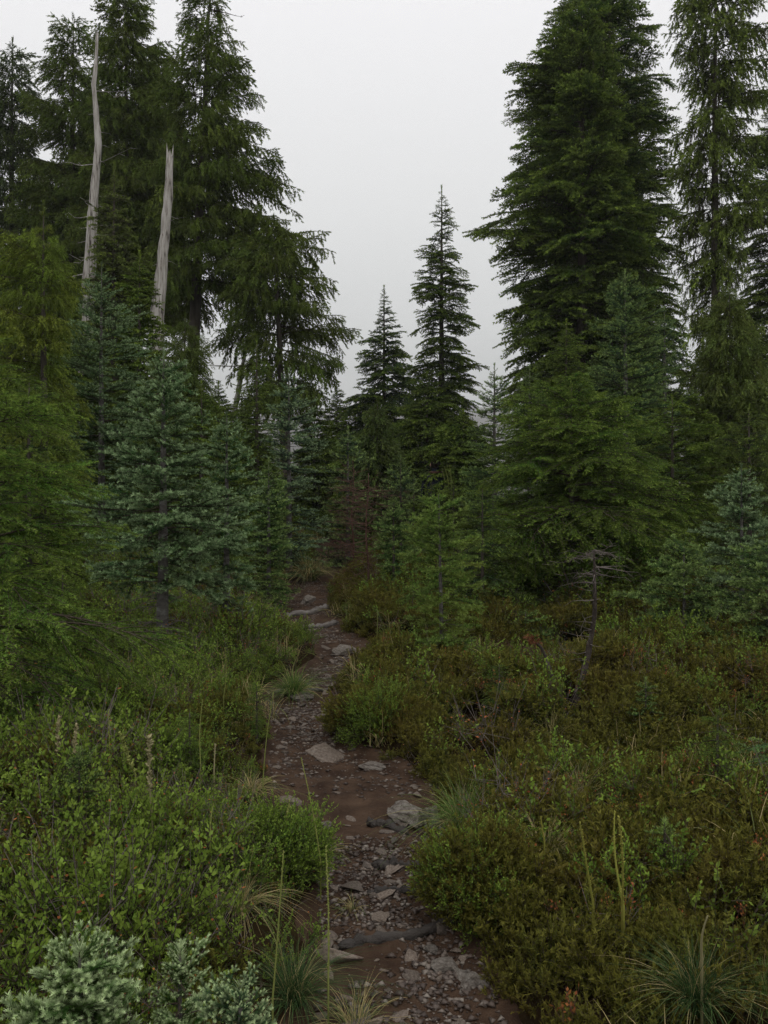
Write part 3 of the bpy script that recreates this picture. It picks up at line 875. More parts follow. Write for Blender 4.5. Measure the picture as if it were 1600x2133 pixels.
for i, (lb, tp, bs, m_, hd, pd) in enumerate(ST):
    stalk(lb, tp, bs, m_, hd, pd, seed=i, thick={'stalk': .003, 'stalk_brown': .0045, 'stalk_yellow': .0042}[m_] * (1.5 if i == 3 else 1), bow=float(rng.normal() * .03))
# far stalks beside the walker
for i, (lb, tp, bs, d_) in enumerate([
    ('pale seed stalk by the dark backpack, leftmost of its four', (922, 976), (927, 1008), 15.5),
    ('pale seed stalk by the dark backpack, second of its four', (926, 970), (934, 1002), 15.4),
    ('pale seed stalk by the dark backpack, third of its four', (931, 967), (937, 1000), 15.6),
    ('pale seed stalk by the dark backpack, rightmost of its four', (936, 968), (940, 1003), 15.3),
    ('small pale seed stalk behind the dead red bush', (700, 990), (703, 1030), 17.0),
    ('thin seed stalk standing in front of the lower log step', (640, 1275), (641, 1335), 9.4),
    ('seed stalk with a yellow top beside the trail bend', (786, 1272), (783, 1350), 9.0)]):
    r_ = stalk(lb, tp, bs, 'stalk', .9, .012, dep=d_, seed=50 + i, thick=.006)

# ------------------------------------------------------------------ snags and dead wood
def snag(label, top, base, dep, r_top, r_base, m='snag', twigs=14, tl=.8, seed=0, jag=True, bend=0.0, name='dead_tree', path_=None, tz=(.3, .9)):
    g = np.random.default_rng(700 + seed)
    k = dep / F
    b = at(base[0], dep, base[1]); gz = float(H(b.x, b.y))
    t = at(top[0], dep, top[1])
    n = 44
    s = np.linspace(0, 1, n)
    sl = (b - t); 
    foot = b + sl * ((b.z - gz + .1) / max(t.z - b.z, .1))
    root = empty(name, (foot.x, foot.y, gz)); tag(root, label, 'dead tree')
    P = np.array([foot.lerp(t, q) for q in s]) - np.array([foot.x, foot.y, gz])
    if path_:
        rws = np.array([q[1] for q in path_])[::-1]; cls = np.array([q[0] for q in path_])[::-1]
        row = 1066 - (P[:, 2] + gz - CAM_Z) / k
        P[:, 0] = np.where(row < base[1] + 40, (np.interp(-row, -rws, cls) - 800) * k - foot.x, P[:, 0])
    P[:, 0] += bend * k * np.sin(s * math.pi * 2.2) + .008 * np.cumsum(g.normal(size=n)) * s
    hb = (b.z - gz) / (t.z - gz)
    rad = np.interp(s, [0, hb, 1], [r_base * k * 1.15, r_base * k, r_top * k])
    rad *= 1 + .05 * g.normal(size=n)
    v, t_ = tube(P, rad, 14, .06, g)
    if jag:   # splintered top
        for i in range(14 * (n - 1), 14 * n): v[i, 2] += g.random() * r_top * k * 6.0
    obj('trunk', mesh_np('trunk', v, t_, (M[m],), smooth=True), root)
    A, B, r0, r1 = [], [], [], []
    for i in range(twigs):
        q = tz[0] + (tz[1] - tz[0]) * g.random(); p = np.array([np.interp(q, s, P[:, j]) for j in range(3)])
        a = g.random() * 6.28; d = np.array([math.cos(a), .5 * math.sin(a), .15 * g.normal() - .1]); l = tl * (.1 + 1.0 * g.random() ** 3)
        for c in range(5):
            e = p + (d + g.normal(size=3) * .18) * l / 5
            A.append(p); B.append(e); q0 = max(l * .018, .010); r0.append(q0 * (1 - c * .17)); r1.append(q0 * (1 - (c + 1) * .17))
            if g.random() < .6:
                A.append(e); B.append(e + (d + g.normal(size=3) * .6) * l * .18); r0.append(l * .007); r1.append(l * .003)
            p = e
    v, t_ = sticks(np.array(A), np.array(B), np.array(r0), np.array(r1))
    tag(obj('branches', mesh_np('branches', v, t_, (M['snag' if m == 'snag' else 'dead_twig'],)), root), kind='stuff')
    return root
snag('tall bleached dead trunk in front of the cedars, pointed top', (207, 78), (187, 560), 18.0, 2.6, 12, seed=1, bend=0, twigs=60, tl=1.0, path_=[(207, 78), (204, 130), (199, 178), (204, 255), (205, 310), (198, 360), (194, 430), (190, 500), (185, 560), (178, 640)])
snag('shorter broken bleached dead trunk with a splintered top', (354, 338), (334, 715), 17.0, 7, 15, seed=2, bend=0, twigs=34, tl=.35, path_=[(355, 338), (351, 400), (346, 470), (339, 560), (331, 640), (326, 715), (322, 800)])
snag('thin leaning grey dead trunk behind the drooping cedar', (522, 665), (494, 830), 21, 2, 5.5, seed=3, twigs=26, tl=1.4, tz=(.35, 1))

# crooked dead tree of two stems with a flat top of bare twigs
def crooked():
    g = np.random.default_rng(801)
    d = on_ground(1188, 1490).y
    k = d / F
    b = at(1190, d)
    root = empty('crooked_dead_tree', (b.x, b.y, b.z)); tag(root, 'crooked dead tree of two dark stems in a V, flat twiggy top', 'dead tree')
    def P(px, py, dy=0.0): return np.array([(px - 1190) * k, dy, CAM_Z + (1066 - py) * k - b.z])
    def poly(pts, n=24):
        pts = np.array(pts); t = np.linspace(0, 1, len(pts)); s = np.linspace(0, 1, n)
        c = np.stack([np.interp(s, t, pts[:, j]) for j in range(3)], -1)
        for _ in range(2): c[1:-1] = (c[:-2] + 2 * c[1:-1] + c[2:]) / 4
        return c
    main = poly([P(1187, 1500), P(1200, 1460), P(1215, 1415, .02), P(1228, 1360, .04), P(1238, 1310, .03), P(1240, 1260), P(1238, 1200), P(1238, 1150)])
    v, t = tube(main, np.interp(np.linspace(0, 1, 24), [0, .3, .6, 1], [9, 6.5, 5, 1.8]) * k, 10, .12, g)
    obj('stem', mesh_np('stem', v, t, (M['dark_snag'],), smooth=True), root)
    side = poly([P(1178, 1498), P(1168, 1450, -.03), P(1148, 1410, -.05), P(1135, 1370, -.06), P(1125, 1345, -.06), P(1112, 1336, -.07)])
    v, t = tube(side, np.interp(np.linspace(0, 1, 24), [0, .6, 1], [5.5, 3.6, 2.6]) * k, 9, .12, g)
    obj('stem', mesh_np('stem', v, t, (M['dark_snag'],), smooth=True), root)
    A, B, r0, r1 = [], [], [], []
    for i in range(34):   # flat twig crown
        p = P(1238, 1143 + 60 * g.random() ** 1.6, 0); a = g.random() * 6.28; l = (14 + 66 * g.random() ** 1.4) * k
        dd = np.array([math.cos(a), math.sin(a), .22 * g.normal() + .02])
        for c in range(5):
            e = p + (dd + g.normal(size=3) * .34 * np.array([1, 1, .7])) * l / 5
            A.append(p); B.append(e); r0.append(.003 * (1 - c * .16)); r1.append(.003 * (1 - (c + 1) * .16))
            if g.random() < .7:
                A.append(e); B.append(e + norm((dd + g.normal(size=3) * .7)[None])[0] * l * .25); r0.append(.002); r1.append(.001)
            p = e
    for i in range(26):   # stubs along the stem
        q = int(g.integers(8, 23)); p = main[q]; dd = np.array([g.normal(), g.normal(), .1 * g.normal()]); dd /= np.linalg.norm(dd)
        e = p + dd * (.05 + .22 * g.random() * (q / 23)); A.append(p); B.append(e); r0.append(.004); r1.append(.0015)
        A.append(e); B.append(e + (dd + g.normal(size=3) * .5) * .1); r0.append(.0018); r1.append(.0008)
    pts = poly([P(1244, 1183), P(1265, 1180), P(1290, 1190), P(1330, 1192)], 8)   # the long bare twig to the right
    for c in range(7): A.append(pts[c]); B.append(pts[c + 1]); r0.append(.004 * (1 - c * .1)); r1.append(.004 * (.9 - c * .1))
    v, t = sticks(np.array(A), np.array(B), np.array(r0), np.array(r1))
    tag(obj('twigs', mesh_np('twigs', v, t, (M['dead_twig'],)), root), kind='stuff')
    # last rusty needles at the end of the short stem
    A = []; B = []
    for _ in range(26):
        p = P(1108 + 12 * g.normal() * .5, 1330 + 7 * g.normal() * .6, -.07 + .03 * g.normal()); A.append(p); B.append(p + g.normal(size=3) * .02 + np.array([-.02, 0, -.005]))
    v, t, tp = needles(g, np.array(A), np.array(B), np.zeros(26), np.ones(26), 700, .022, .0018, .5, .1)
    mm = foliage_mat('rusty_needles', (0.36, 0.17, 0.09), .6, trans=.2, base=(0.22, 0.085, 0.04), old_amt=0)
    tag(obj('needle_cluster', mesh_np('needle_cluster', v, t, (mm,), None, {'tip': tp}), root), 'rusty orange dead needles at the stem end')
crooked()
_c = on_ground(1188, 1490)
TUFTS += [(_c.x, _c.y, .18), (_c.x, _c.y - .3, .22)]

# dead reddish bush in the middle distance
def dead_bush(label, px, dep, top, hw, seed, m='red_twig'):
    g = np.random.default_rng(seed)
    b = at(px, dep); k = dep / F; h = CAM_Z + (1066 - top) * k - b.z
    root = empty('dead_bush', tuple(b)); tag(root, label, 'dead bush')
    v, t = tube([(0.02 * math.sin(z * 5), 0, z) for z in np.linspace(0, h, 10)], np.linspace(.02, .004, 10), 7, .1, g)
    obj('stem', mesh_np('stem', v, t, (M[m],), smooth=True), root)
    v, t = twig_spray(g, 95, hw * k, .1, h * .95, None, -.1, .0055, 9)
    tag(obj('twigs', mesh_np('twigs', v, t, (M[m],)), root), kind='stuff')
dead_bush('bare reddish brown dead bush beside the far trail', 765, 11.5, 985, 85, 31)
dead_bush('tangle of bare grey brown twigs on the right bank by the crooked dead tree', 1090, 7.9, 1375, 60, 32)
dead_bush('thin reddish dead bush under the left firs at the far trail', 735, 14.5, 960, 50, 33)

# ------------------------------------------------------------------ trees
G_BACK = 'tall cedars behind the left firs'
HD = (0.027, 0.049, 0.013); HG = (0.036, 0.066, 0.011); HB = (0.024, 0.048, 0.019)
CD = (0.066, 0.094, 0.017); CL = (0.115, 0.155, 0.022); FB = (0.030, 0.068, 0.022); FG = (0.034, 0.075, 0.019)
T = tree
# left background cedars
T('cedar_tree', 'narrow pointed cedar at the far left edge against the sky', 'cedar', 25, 26, 85, [(85, 4, 5), (150, 28, 40), (300, 75, 60), (450, 90, 85), (700, 110, 110), (1000, 120, 120)], (0.036, 0.055, 0.026), seed=1, per=7)
T('cedar_tree', 'dim cedar behind the gap between the blunt cedar and the tall one', 'cedar', 205, 28, 150, [(150, 10, 10), (260, 50, 50), (450, 80, 80), (900, 90, 90)], CD, seed=84, per=7)
T('cedar_tree', 'dim cedar filling the notch left of the widest cedar', 'cedar', 330, 27, 90, [(90, 8, 8), (200, 50, 50), (400, 80, 80), (600, 90, 90), (900, 60, 60)], CD, seed=85, per=7, low=640)
T('cedar_tree', 'blunt double topped cedar left of the tall bleached trunk', 'cedar', 152, 25, 35, [(35, 10, 14), (100, 62, 40), (200, 80, 60), (350, 95, 80), (600, 110, 100), (900, 120, 120)], CD, seed=2, per=6, skip=.1)
T('cedar_tree', 'tall cedar between the bleached trunk and the widest cedar', 'cedar', 262, 23, -30, [(-30, 10, 10), (20, 48, 50), (120, 62, 70), (250, 80, 90), (450, 100, 100), (700, 110, 110)], CD, seed=3, per=7, skip=.08, low=620)
T('cedar_tree', 'widest tall cedar with its long right boughs against the fog', 'cedar', 385, 21, -70, [(-70, 8, 8), (0, 60, 22), (60, 75, 55), (160, 90, 85), (220, 95, 120), (280, 110, 160), (340, 115, 200), (440, 115, 235), (520, 110, 215), (600, 100, 160), (640, 60, 90)],
  CD, seed=4, per=9, skip=.14, low=590, lean=55, trunk_r=.2, ds=.36, short=.2)
T('cedar_tree', 'ragged cedar at the fog gap, right of the bare trunk', 'cedar', 600, 19.5, 455, [(455, 5, 6), (500, 40, 25), (550, 90, 70), (600, 110, 105), (650, 115, 125), (700, 105, 130), (760, 90, 105), (850, 70, 95)], CD, seed=5, per=8, skip=.12, low=840, lean=-30, dead=14, ds=.25, trunk_r=.13)
T('hemlock_tree', 'thin cone topped hemlock with a bare leader in front of the cedars', 'hemlock', 238, 17, 345, [(345, 3, 3), (390, 14, 14), (450, 34, 36), (600, 50, 60), (750, 60, 60), (900, 70, 70)], (0.05, 0.055, 0.028), seed=6, per=6, wood='twig')
T('cedar_tree', 'light yellow green cedar with drooping sprays at the left edge', 'cedar', 92, 11.5, 430, [(430, 5, 6), (500, 25, 20), (540, 95, 45), (620, 110, 60), (750, 105, 45), (900, 100, 60), (1100, 110, 60)], CL, seed=7, per=8, ds=.26)
T('fir_tree', 'dark frosted fir just in front of the tall bleached trunk', 'fir', 212, 13, 555, [(555, 5, 6), (600, 30, 32), (700, 70, 85), (800, 85, 110), (950, 90, 115), (1150, 100, 120)], FB, seed=8, per=8, ds=.19, fol='fir', bark='bark_fir')
T('hemlock_tree', 'slim hemlock right of the dark frosted fir', 'hemlock', 290, 15, 530, [(530, 4, 4), (600, 30, 32), (700, 48, 50), (900, 60, 70)], HG, seed=9, per=7)
T('cedar_tree', 'young cedar with hanging sprays below the broken bleached trunk', 'cedar', 385, 12.5, 660, [(660, 5, 5), (720, 30, 40), (800, 55, 50), (950, 70, 60)], (0.06, 0.085, 0.022), seed=10, per=6)
T('fir_tree', 'blue green fir with a bare lower trunk, largest left of the trail', 'fir', 340, 7.5, 738, [(738, 8, 14), (775, 40, 46), (830, 72, 66), (900, 95, 95), (980, 118, 118), (1050, 155, 150), (1120, 155, 175), (1200, 120, 130)],
  FB, seed=11, per=8, ds=.104, short=.1, low=1205, bark='bark_fir', trunk_r=.062, dead=30, up=.5, down=-.08)
T('fir_tree', 'smaller blue green fir close behind the largest left fir', 'fir', 472, 8.3, 868, [(868, 14, 14), (920, 38, 42), (980, 45, 58), (1060, 50, 68), (1150, 50, 62), (1260, 45, 50)], FB, seed=12, per=8, ds=.11, low=1250, bark='bark_fir', dead=12)
T('hemlock_tree', 'yellow green hemlock between the left firs and the fog gap', 'hemlock', 535, 14.5, 718, [(718, 3, 3), (780, 25, 25), (860, 45, 45), (1000, 60, 60)], (0.045, 0.075, 0.02), seed=13, per=6)
T('fir_tree', 'columnar dark fir left of the central gap', 'fir', 602, 13.5, 775, [(775, 5, 5), (820, 32, 34), (900, 52, 60), (1000, 62, 68), (1100, 66, 66)], (0.024, 0.052, 0.032), seed=14, per=8, ds=.17, bark='bark_fir')
T('fir_tree', 'little fir under the columnar dark fir, beside the trail', 'fir', 560, 11.0, 960, [(960, 4, 4), (1030, 40, 40), (1130, 60, 50), (1200, 60, 50)], FG, seed=15, fol='fir_green', per=7, bark='bark_fir')
T('hemlock_tree', 'low dark hemlock behind the largest left fir', 'hemlock', 420, 12.0, 800, [(800, 10, 10), (900, 60, 60), (1050, 90, 90), (1250, 90, 90)], HG, seed=16, per=7)
T('hemlock_tree', 'bushy hemlock behind the light cedar at the left edge', 'hemlock', 60, 9.0, 790, [(790, 15, 15), (900, 90, 90), (1050, 130, 130), (1300, 150, 150)], (0.034, 0.066, 0.018), seed=17, per=8, ds=.16)
T('hemlock_tree', 'low feathery hemlock on the left bank above the narrow trail', 'hemlock', 545, 8.8, 1240, [(1240, 8, 8), (1290, 40, 35), (1380, 60, 45)], HG, seed=82, per=8, ds=.09)
T('hemlock_tree', 'low dark hemlock behind the bright feathery one', 'hemlock', 130, 7.0, 1190, [(1190, 10, 10), (1280, 80, 80), (1430, 120, 120)], HG, seed=83, per=8, ds=.11)
# centre
T('hemlock_tree', 'hemlock with a pointed top left of the tallest central hemlock', 'hemlock', 800, 24, 600, [(600, 3, 3), (650, 14, 17), (700, 30, 34), (780, 58, 54), (880, 84, 84), (1000, 110, 110)], (0.02, 0.045, 0.022), seed=20, per=7)
T('hemlock_tree', 'tallest central hemlock standing free against the fog', 'hemlock', 920, 26, 393, [(393, 4, 4), (440, 14, 20), (490, 18, 34), (540, 46, 38), (600, 64, 60), (700, 56, 66), (800, 72, 78), (950, 90, 90)], HD, seed=21, per=9, short=.28)
T('cedar_tree', 'small light cedar in the centre before the pointed hemlock', 'cedar', 787, 17, 835, [(835, 4, 4), (880, 25, 22), (960, 45, 40), (1050, 50, 50)], (0.045, 0.07, 0.022), seed=22, per=6)
T('fir_tree', 'small fir right of the columnar fir at the far trail', 'fir', 725, 15, 895, [(895, 5, 5), (950, 35, 35), (1030, 50, 50), (1100, 50, 50)], (0.03, 0.055, 0.03), seed=23, fol='fir_green', per=7, ds=.15, bark='bark_fir')
T('hemlock_tree', 'far thin hemlock in the fog of the central gap', 'hemlock', 702, 27, 800, [(800, 3, 3), (850, 20, 20), (950, 40, 40)], HD, seed=24, per=6)
T('hemlock_tree', 'dark hemlock behind the walker with the backpack', 'hemlock', 890, 20, 780, [(780, 4, 4), (850, 50, 50), (950, 80, 80), (1050, 90, 90)], HD, seed=25, per=8)
T('fir_tree', 'small dark fir between the dead red bush and the walker', 'fir', 835, 13, 955, [(955, 5, 5), (1000, 35, 35), (1080, 45, 45)], (0.024, 0.045, 0.026), seed=26, fol='fir_green', per=7, ds=.14)
T('fir_tree', 'young bright fir left of the yellowing sapling', 'fir', 820, 11, 1040, [(1040, 6, 6), (1080, 30, 32), (1140, 40, 40)], FG, seed=27, fol='fir_green', per=6)
T('hemlock_tree', 'dark hemlock closing the gap behind the columnar fir', 'hemlock', 655, 20, 830, [(830, 4, 4), (900, 40, 40), (1000, 60, 60)], HD, seed=28, per=7)
T('hemlock_tree', 'dim hemlock filling the gap left of the columnar fir', 'hemlock', 515, 17, 850, [(850, 4, 4), (920, 45, 45), (1050, 70, 70)], HG, seed=60, per=9)
T('hemlock_tree', 'dim low hemlock behind the far trail end', 'hemlock', 690, 21, 905, [(905, 6, 6), (960, 50, 50), (1060, 75, 75)], HD, seed=61, per=9)
T('hemlock_tree', 'dim low hemlock below the pointed central hemlock', 'hemlock', 760, 19, 900, [(900, 6, 6), (960, 50, 50), (1060, 70, 70)], HG, seed=62, per=9)
T('hemlock_tree', 'low dark hemlock between the walker and the light tipped fir', 'hemlock', 965, 16, 860, [(860, 5, 5), (920, 50, 50), (1040, 70, 70)], HD, seed=63, per=9)
T('hemlock_sapling', 'small dim hemlock right in front of the walker', 'hemlock', 898, 14.2, 1006, [(1006, 5, 5), (1022, 20, 20), (1070, 35, 35)], HG, seed=76, per=8, ds=.1)
T('fir_tree', 'low fir screening the left side of the walker', 'fir', 862, 14.5, 990, [(990, 5, 5), (1030, 22, 20), (1090, 40, 34)], (0.035, 0.055, 0.02), seed=64, fol='fir_green', per=7, ds=.12)
T('hemlock_tree', 'small hemlock screening the legs of the walker', 'hemlock', 945, 13.5, 1005, [(1005, 5, 5), (1030, 30, 30), (1090, 45, 45)], (0.04, 0.06, 0.016), seed=65, per=8, ds=.12)
T('hemlock_tree', 'dark hemlock between the light cedar and the frosted fir', 'hemlock', 150, 15, 640, [(640, 6, 6), (760, 60, 60), (1000, 90, 90)], HG, seed=66, per=9)
T('hemlock_tree', 'dark hemlock behind the foot of the widest cedar', 'hemlock', 455, 19, 800, [(800, 5, 5), (880, 45, 45), (1000, 70, 70)], HD, seed=67, per=8)
# right
T('hemlock_tree', 'dense dark hemlock, left half of the big right mass', 'hemlock', 1212, 18.5, 0, [(0, 8, 8), (50, 62, 40), (130, 108, 60), (240, 128, 80), (320, 158, 90), (400, 160, 95), (450, 168, 100), (530, 190, 110), (620, 185, 120), (700, 175, 130), (850, 150, 140), (1000, 130, 120)],
  HD, seed=30, per=11, ds=.34, lichen=60)
T('hemlock_tree', 'bluish dark hemlock, right half of the big right mass', 'hemlock', 1270, 20.5, -90, [(-90, 15, 15), (0, 70, 70), (100, 90, 100), (160, 95, 115), (300, 100, 100), (450, 110, 125), (600, 120, 135), (800, 130, 130)],
  HB, seed=31, per=10, ds=.36, lichen=40)
T('hemlock_tree', 'dark hemlock buried in the middle of the big right mass', 'hemlock', 1205, 22, -60, [(-60, 20, 20), (20, 50, 60), (80, 80, 75), (200, 110, 100), (400, 110, 110), (600, 130, 130), (850, 130, 130)], HD, seed=74, per=10)
T('hemlock_tree', 'dark hemlock at the back right of the big right mass', 'hemlock', 1325, 24, 110, [(110, 8, 8), (200, 40, 45), (400, 70, 75), (600, 90, 90), (850, 100, 100)], HD, seed=75, per=9)
T('hemlock_tree', 'open gappy hemlock hung with grey lichen at the right edge', 'cedar', 1490, 17, -120, [(-120, 30, 30), (0, 85, 100), (70, 120, 110), (160, 70, 120), (260, 80, 130), (350, 110, 110), (440, 90, 120), (520, 75, 85), (640, 70, 80), (760, 60, 80), (860, 60, 70)],
  (0.034, 0.045, 0.02), seed=32, fol='hemlock', per=9, ds=.42, short=.3, skip=.04, lichen=190, trunk_r=.13, down=-.35, up=.1)
T('hemlock_tree', 'dark tree partly cut off by the right edge of the view', 'hemlock', 1610, 22, 230, [(230, 20, 20), (350, 50, 50), (600, 70, 70), (900, 80, 80)], HD, seed=33, per=7, lichen=20)
T('cedar_tree', 'yellow green young cedar below the lichen hung hemlock', 'cedar', 1520, 13, 600, [(600, 6, 8), (660, 38, 35), (740, 55, 50), (850, 75, 65), (1000, 80, 70)], (0.08, 0.105, 0.028), seed=34, per=7)
T('fir_tree', 'tall bright tipped fir in front of the big right mass', 'fir', 1303, 12.5, 570, [(570, 5, 6), (610, 40, 45), (680, 62, 80), (760, 75, 95), (900, 100, 110), (1100, 110, 120)], (0.032, 0.07, 0.036), seed=35, fol='fir_green', per=9, ds=.15, bark='bark_fir')
T('fir_tree', 'second bright tipped fir, leaning out behind the tall one', 'fir', 1385, 13.2, 650, [(650, 6, 6), (720, 45, 45), (800, 60, 65), (950, 80, 85)], (0.026, 0.06, 0.034), seed=36, fol='fir_green', per=8, ds=.17, bark='bark_fir')
T('hemlock_tree', 'yellow green hemlock top between the big mass and the tall fir', 'hemlock', 1180, 13.5, 672, [(672, 4, 4), (730, 32, 30), (820, 60, 60), (950, 80, 80)], (0.045, 0.07, 0.018), seed=37, per=7)
T('fir_tree', 'light tipped fir standing right of the walker', 'fir', 1030, 12, 765, [(765, 5, 5), (820, 32, 34), (900, 48, 52), (1000, 62, 62), (1100, 70, 60)], (0.04, 0.075, 0.03), seed=38, fol='fir_green', per=8, ds=.14, bark='bark_fir')
T('fir_tree', 'fir with one rusty red shoot at its top', 'fir', 1103, 13, 768, [(768, 8, 8), (820, 35, 34), (900, 50, 50), (1050, 60, 60)], (0.03, 0.055, 0.026), seed=39, fol='fir_green', per=8, ds=.15, bark='bark_fir')
T('hemlock_tree', 'broad low hemlock with flat layered boughs sweeping the heather', 'hemlock', 1190, 10.2, 800, [(800, 30, 40), (870, 110, 130), (950, 150, 190), (1050, 180, 220), (1130, 195, 240), (1200, 190, 235), (1270, 170, 200)], (0.030, 0.066, 0.012), seed=40, per=13, ds=.155, down=-.05)
T('hemlock_tree', 'dark low hemlock behind the right edge firs', 'hemlock', 1400, 11.5, 830, [(830, 20, 20), (900, 80, 90), (1050, 120, 130), (1200, 130, 130)], HG, seed=41, per=9, ds=.18)
T('hemlock_tree', 'shadowy hemlock at the right edge behind the blue tipped fir', 'hemlock', 1560, 11, 850, [(850, 20, 20), (950, 90, 90), (1150, 120, 120)], (0.028, 0.048, 0.018), seed=42, per=8, ds=.18)
T('fir_tree', 'blue tipped fir near the right edge', 'fir', 1545, 8.3, 975, [(975, 10, 10), (1010, 38, 40), (1080, 70, 60), (1160, 90, 90), (1250, 120, 100), (1330, 110, 110)], (0.034, 0.070, 0.026), seed=43, per=8, ds=.10, bark='bark_fir', dead=6)
T('fir_tree', 'tall dim fir cut by the right edge in front of the shadowy hemlock', 'fir', 1600, 7.2, 1120, [(1120, 20, 20), (1200, 80, 60), (1300, 120, 90), (1420, 110, 90)], (0.036, 0.070, 0.022), seed=86, fol='fir_green', per=8, ds=.085, bark='bark_fir')
T('hemlock_tree', 'low dark hemlock between the crooked dead tree and the light green fir', 'hemlock', 1335, 8.9, 1185, [(1185, 10, 10), (1240, 60, 60), (1340, 90, 90)], HG, seed=87, per=8, ds=.1)
T('fir_sapling', 'small green fir on the slope below the light green fir', 'fir', 1450, 7.0, 1345, [(1345, 6, 6), (1380, 35, 35), (1440, 55, 55)], (0.045, 0.085, 0.022), seed=88, fol='fir_green', per=7, ds=.06, bark='bark_fir')
T('fir_tree', 'light green fir leaning out over the right heather', 'fir', 1425, 8.0, 1135, [(1135, 30, 30), (1170, 70, 55), (1240, 100, 80), (1320, 95, 80)], (0.04, 0.075, 0.024), seed=44, fol='fir_green', per=8, ds=.09, bark='bark_fir', dead=6)
T('fir_sapling', 'sparse yellowing fir sapling on a thin trunk beside the trail', 'fir', 922, 7.4, 1030, [(1030, 8, 8), (1060, 44, 48), (1110, 66, 72), (1180, 84, 88), (1250, 88, 92), (1310, 78, 88)], (0.075, 0.130, 0.024), seed=45, per=7, ds=.08, skip=.12, low=1330, fol='sapling', bark='bark_fir', lean=-8, dead=10, trunk_r=.022)
T('hemlock_tree', 'dark hemlock shoulder right behind the yellowing sapling', 'hemlock', 1005, 9.2, 1020, [(1020, 8, 8), (1080, 45, 50), (1160, 70, 75), (1240, 80, 90), (1300, 70, 80)], (0.026, 0.055, 0.02), seed=46, per=9, ds=.12)
T('fir_sapling', 'low bushy fir on the heather behind the short dead stem', 'fir', 1095, 8.6, 1275, [(1275, 8, 8), (1300, 50, 50), (1350, 70, 70)], FG, seed=70, fol='fir_green', per=7, ds=.07, bark='bark_fir')
T('hemlock_tree', 'low ragged hemlock under the blue tipped fir', 'hemlock', 1500, 7.6, 1290, [(1290, 20, 20), (1340, 80, 80), (1420, 110, 110)], (0.045, 0.065, 0.014), seed=71, per=8, ds=.09)
T('hemlock_sapling', 'little hemlock on the right bank behind the crooked dead tree', 'hemlock', 1285, 9.0, 1235, [(1235, 5, 5), (1270, 30, 30), (1330, 45, 45)], HG, seed=72, per=7, ds=.08)
T('hemlock_sapling', 'small green hemlock in the heather beyond the trail narrows', 'hemlock', 860, 9.5, 1215, [(1215, 6, 6), (1250, 35, 35), (1310, 50, 50)], (0.05, 0.075, 0.015), seed=73, per=7, ds=.08)
_p = on_ground(395, 1560, .12)
T('hemlock_seedling', 'tiny hemlock seedling in the left bushes behind the tall pale stalk', 'hemlock', 395, _p.y, 1485, [(1485, 5, 5), (1523, 25, 25), (1560, 38, 38)], (0.06, 0.10, 0.022), seed=90, per=7, ds=.032, lod=0)
_p = on_ground(165, 1665, .12)
T('fir_seedling', 'small dark fir seedling deep in the left bushes', 'fir', 165, _p.y, 1570, [(1570, 5, 5), (1618, 32, 32), (1665, 48, 48)], (0.035, 0.07, 0.022), seed=91, per=7, ds=.032, lod=0, fol='fir_green')
_p = on_ground(535, 1510, .12)
T('hemlock_seedling', 'small feathery seedling on the left bank beside the narrow trail', 'hemlock', 535, _p.y, 1430, [(1430, 5, 5), (1470, 24, 24), (1510, 36, 36)], (0.06, 0.11, 0.022), seed=92, per=7, ds=.032, lod=0)
_p = on_ground(1345, 1500, .12)
T('fir_seedling', 'small fir seedling in the heather right of the crooked dead tree', 'fir', 1345, _p.y, 1420, [(1420, 5, 5), (1460, 28, 28), (1500, 42, 42)], (0.04, 0.075, 0.022), seed=93, per=7, ds=.032, lod=0, fol='fir_green')
_p = on_ground(1495, 1600, .12)
T('hemlock_seedling', 'bushy hemlock seedling in the right heather near the edge', 'hemlock', 1495, _p.y, 1490, [(1490, 5, 5), (1545, 40, 40), (1600, 60, 60)], (0.05, 0.085, 0.018), seed=94, per=7, ds=.032, lod=0)
_p = on_ground(1040, 1455, .12)
T('hemlock_seedling', 'dark hemlock seedling left of the short dead stem', 'hemlock', 1040, _p.y, 1385, [(1385, 5, 5), (1420, 26, 26), (1455, 40, 40)], (0.04, 0.07, 0.018), seed=95, per=7, ds=.032, lod=0)
_p = on_ground(1385, 1800, .12)
T('fir_seedling', 'yellowish fir seedling in the lower right heather', 'fir', 1385, _p.y, 1720, [(1720, 5, 5), (1760, 30, 30), (1800, 45, 45)], (0.08, 0.12, 0.028), seed=96, per=7, ds=.032, lod=0, fol='fir_green')
# near
T('hemlock_tree', 'bright green feathery hemlock filling the left edge', 'hemlock', -50, 4.9, 690, [(690, 15, 30), (800, 60, 105), (900, 110, 175), (1000, 150, 200), (1100, 190, 250), (1200, 220, 300), (1320, 260, 340), (1420, 280, 370), (1500, 280, 350)], (0.060, 0.115, 0.021), seed=50, per=8, ds=.115, lod=0, down=-.02, low=1560)
FR = (0.05, 0.10, 0.022)
T('fir_sapling', 'frosty pale tipped fir sapling in the bottom left corner', 'fir', 165, 2.0, 1995, [(1995, 45, 80), (2025, 95, 115), (2060, 120, 115), (2110, 150, 110), (2180, 160, 120), (2300, 160, 120)], FR, seed=51, per=8, ds=.034, lod=0, fol='frost', bark='bark_fir', up=.55, down=.3)
T('fir_sapling', 'small pale tipped fir shoot right of the largest frosty sapling', 'fir', 375, 2.15, 1990, [(1990, 28, 36), (2010, 50, 75), (2020, 60, 70), (2100, 60, 60), (2300, 60, 60)], FR, seed=56, per=6, ds=.036, lod=0, fol='frost', bark='bark_fir', up=1.0, down=.6)
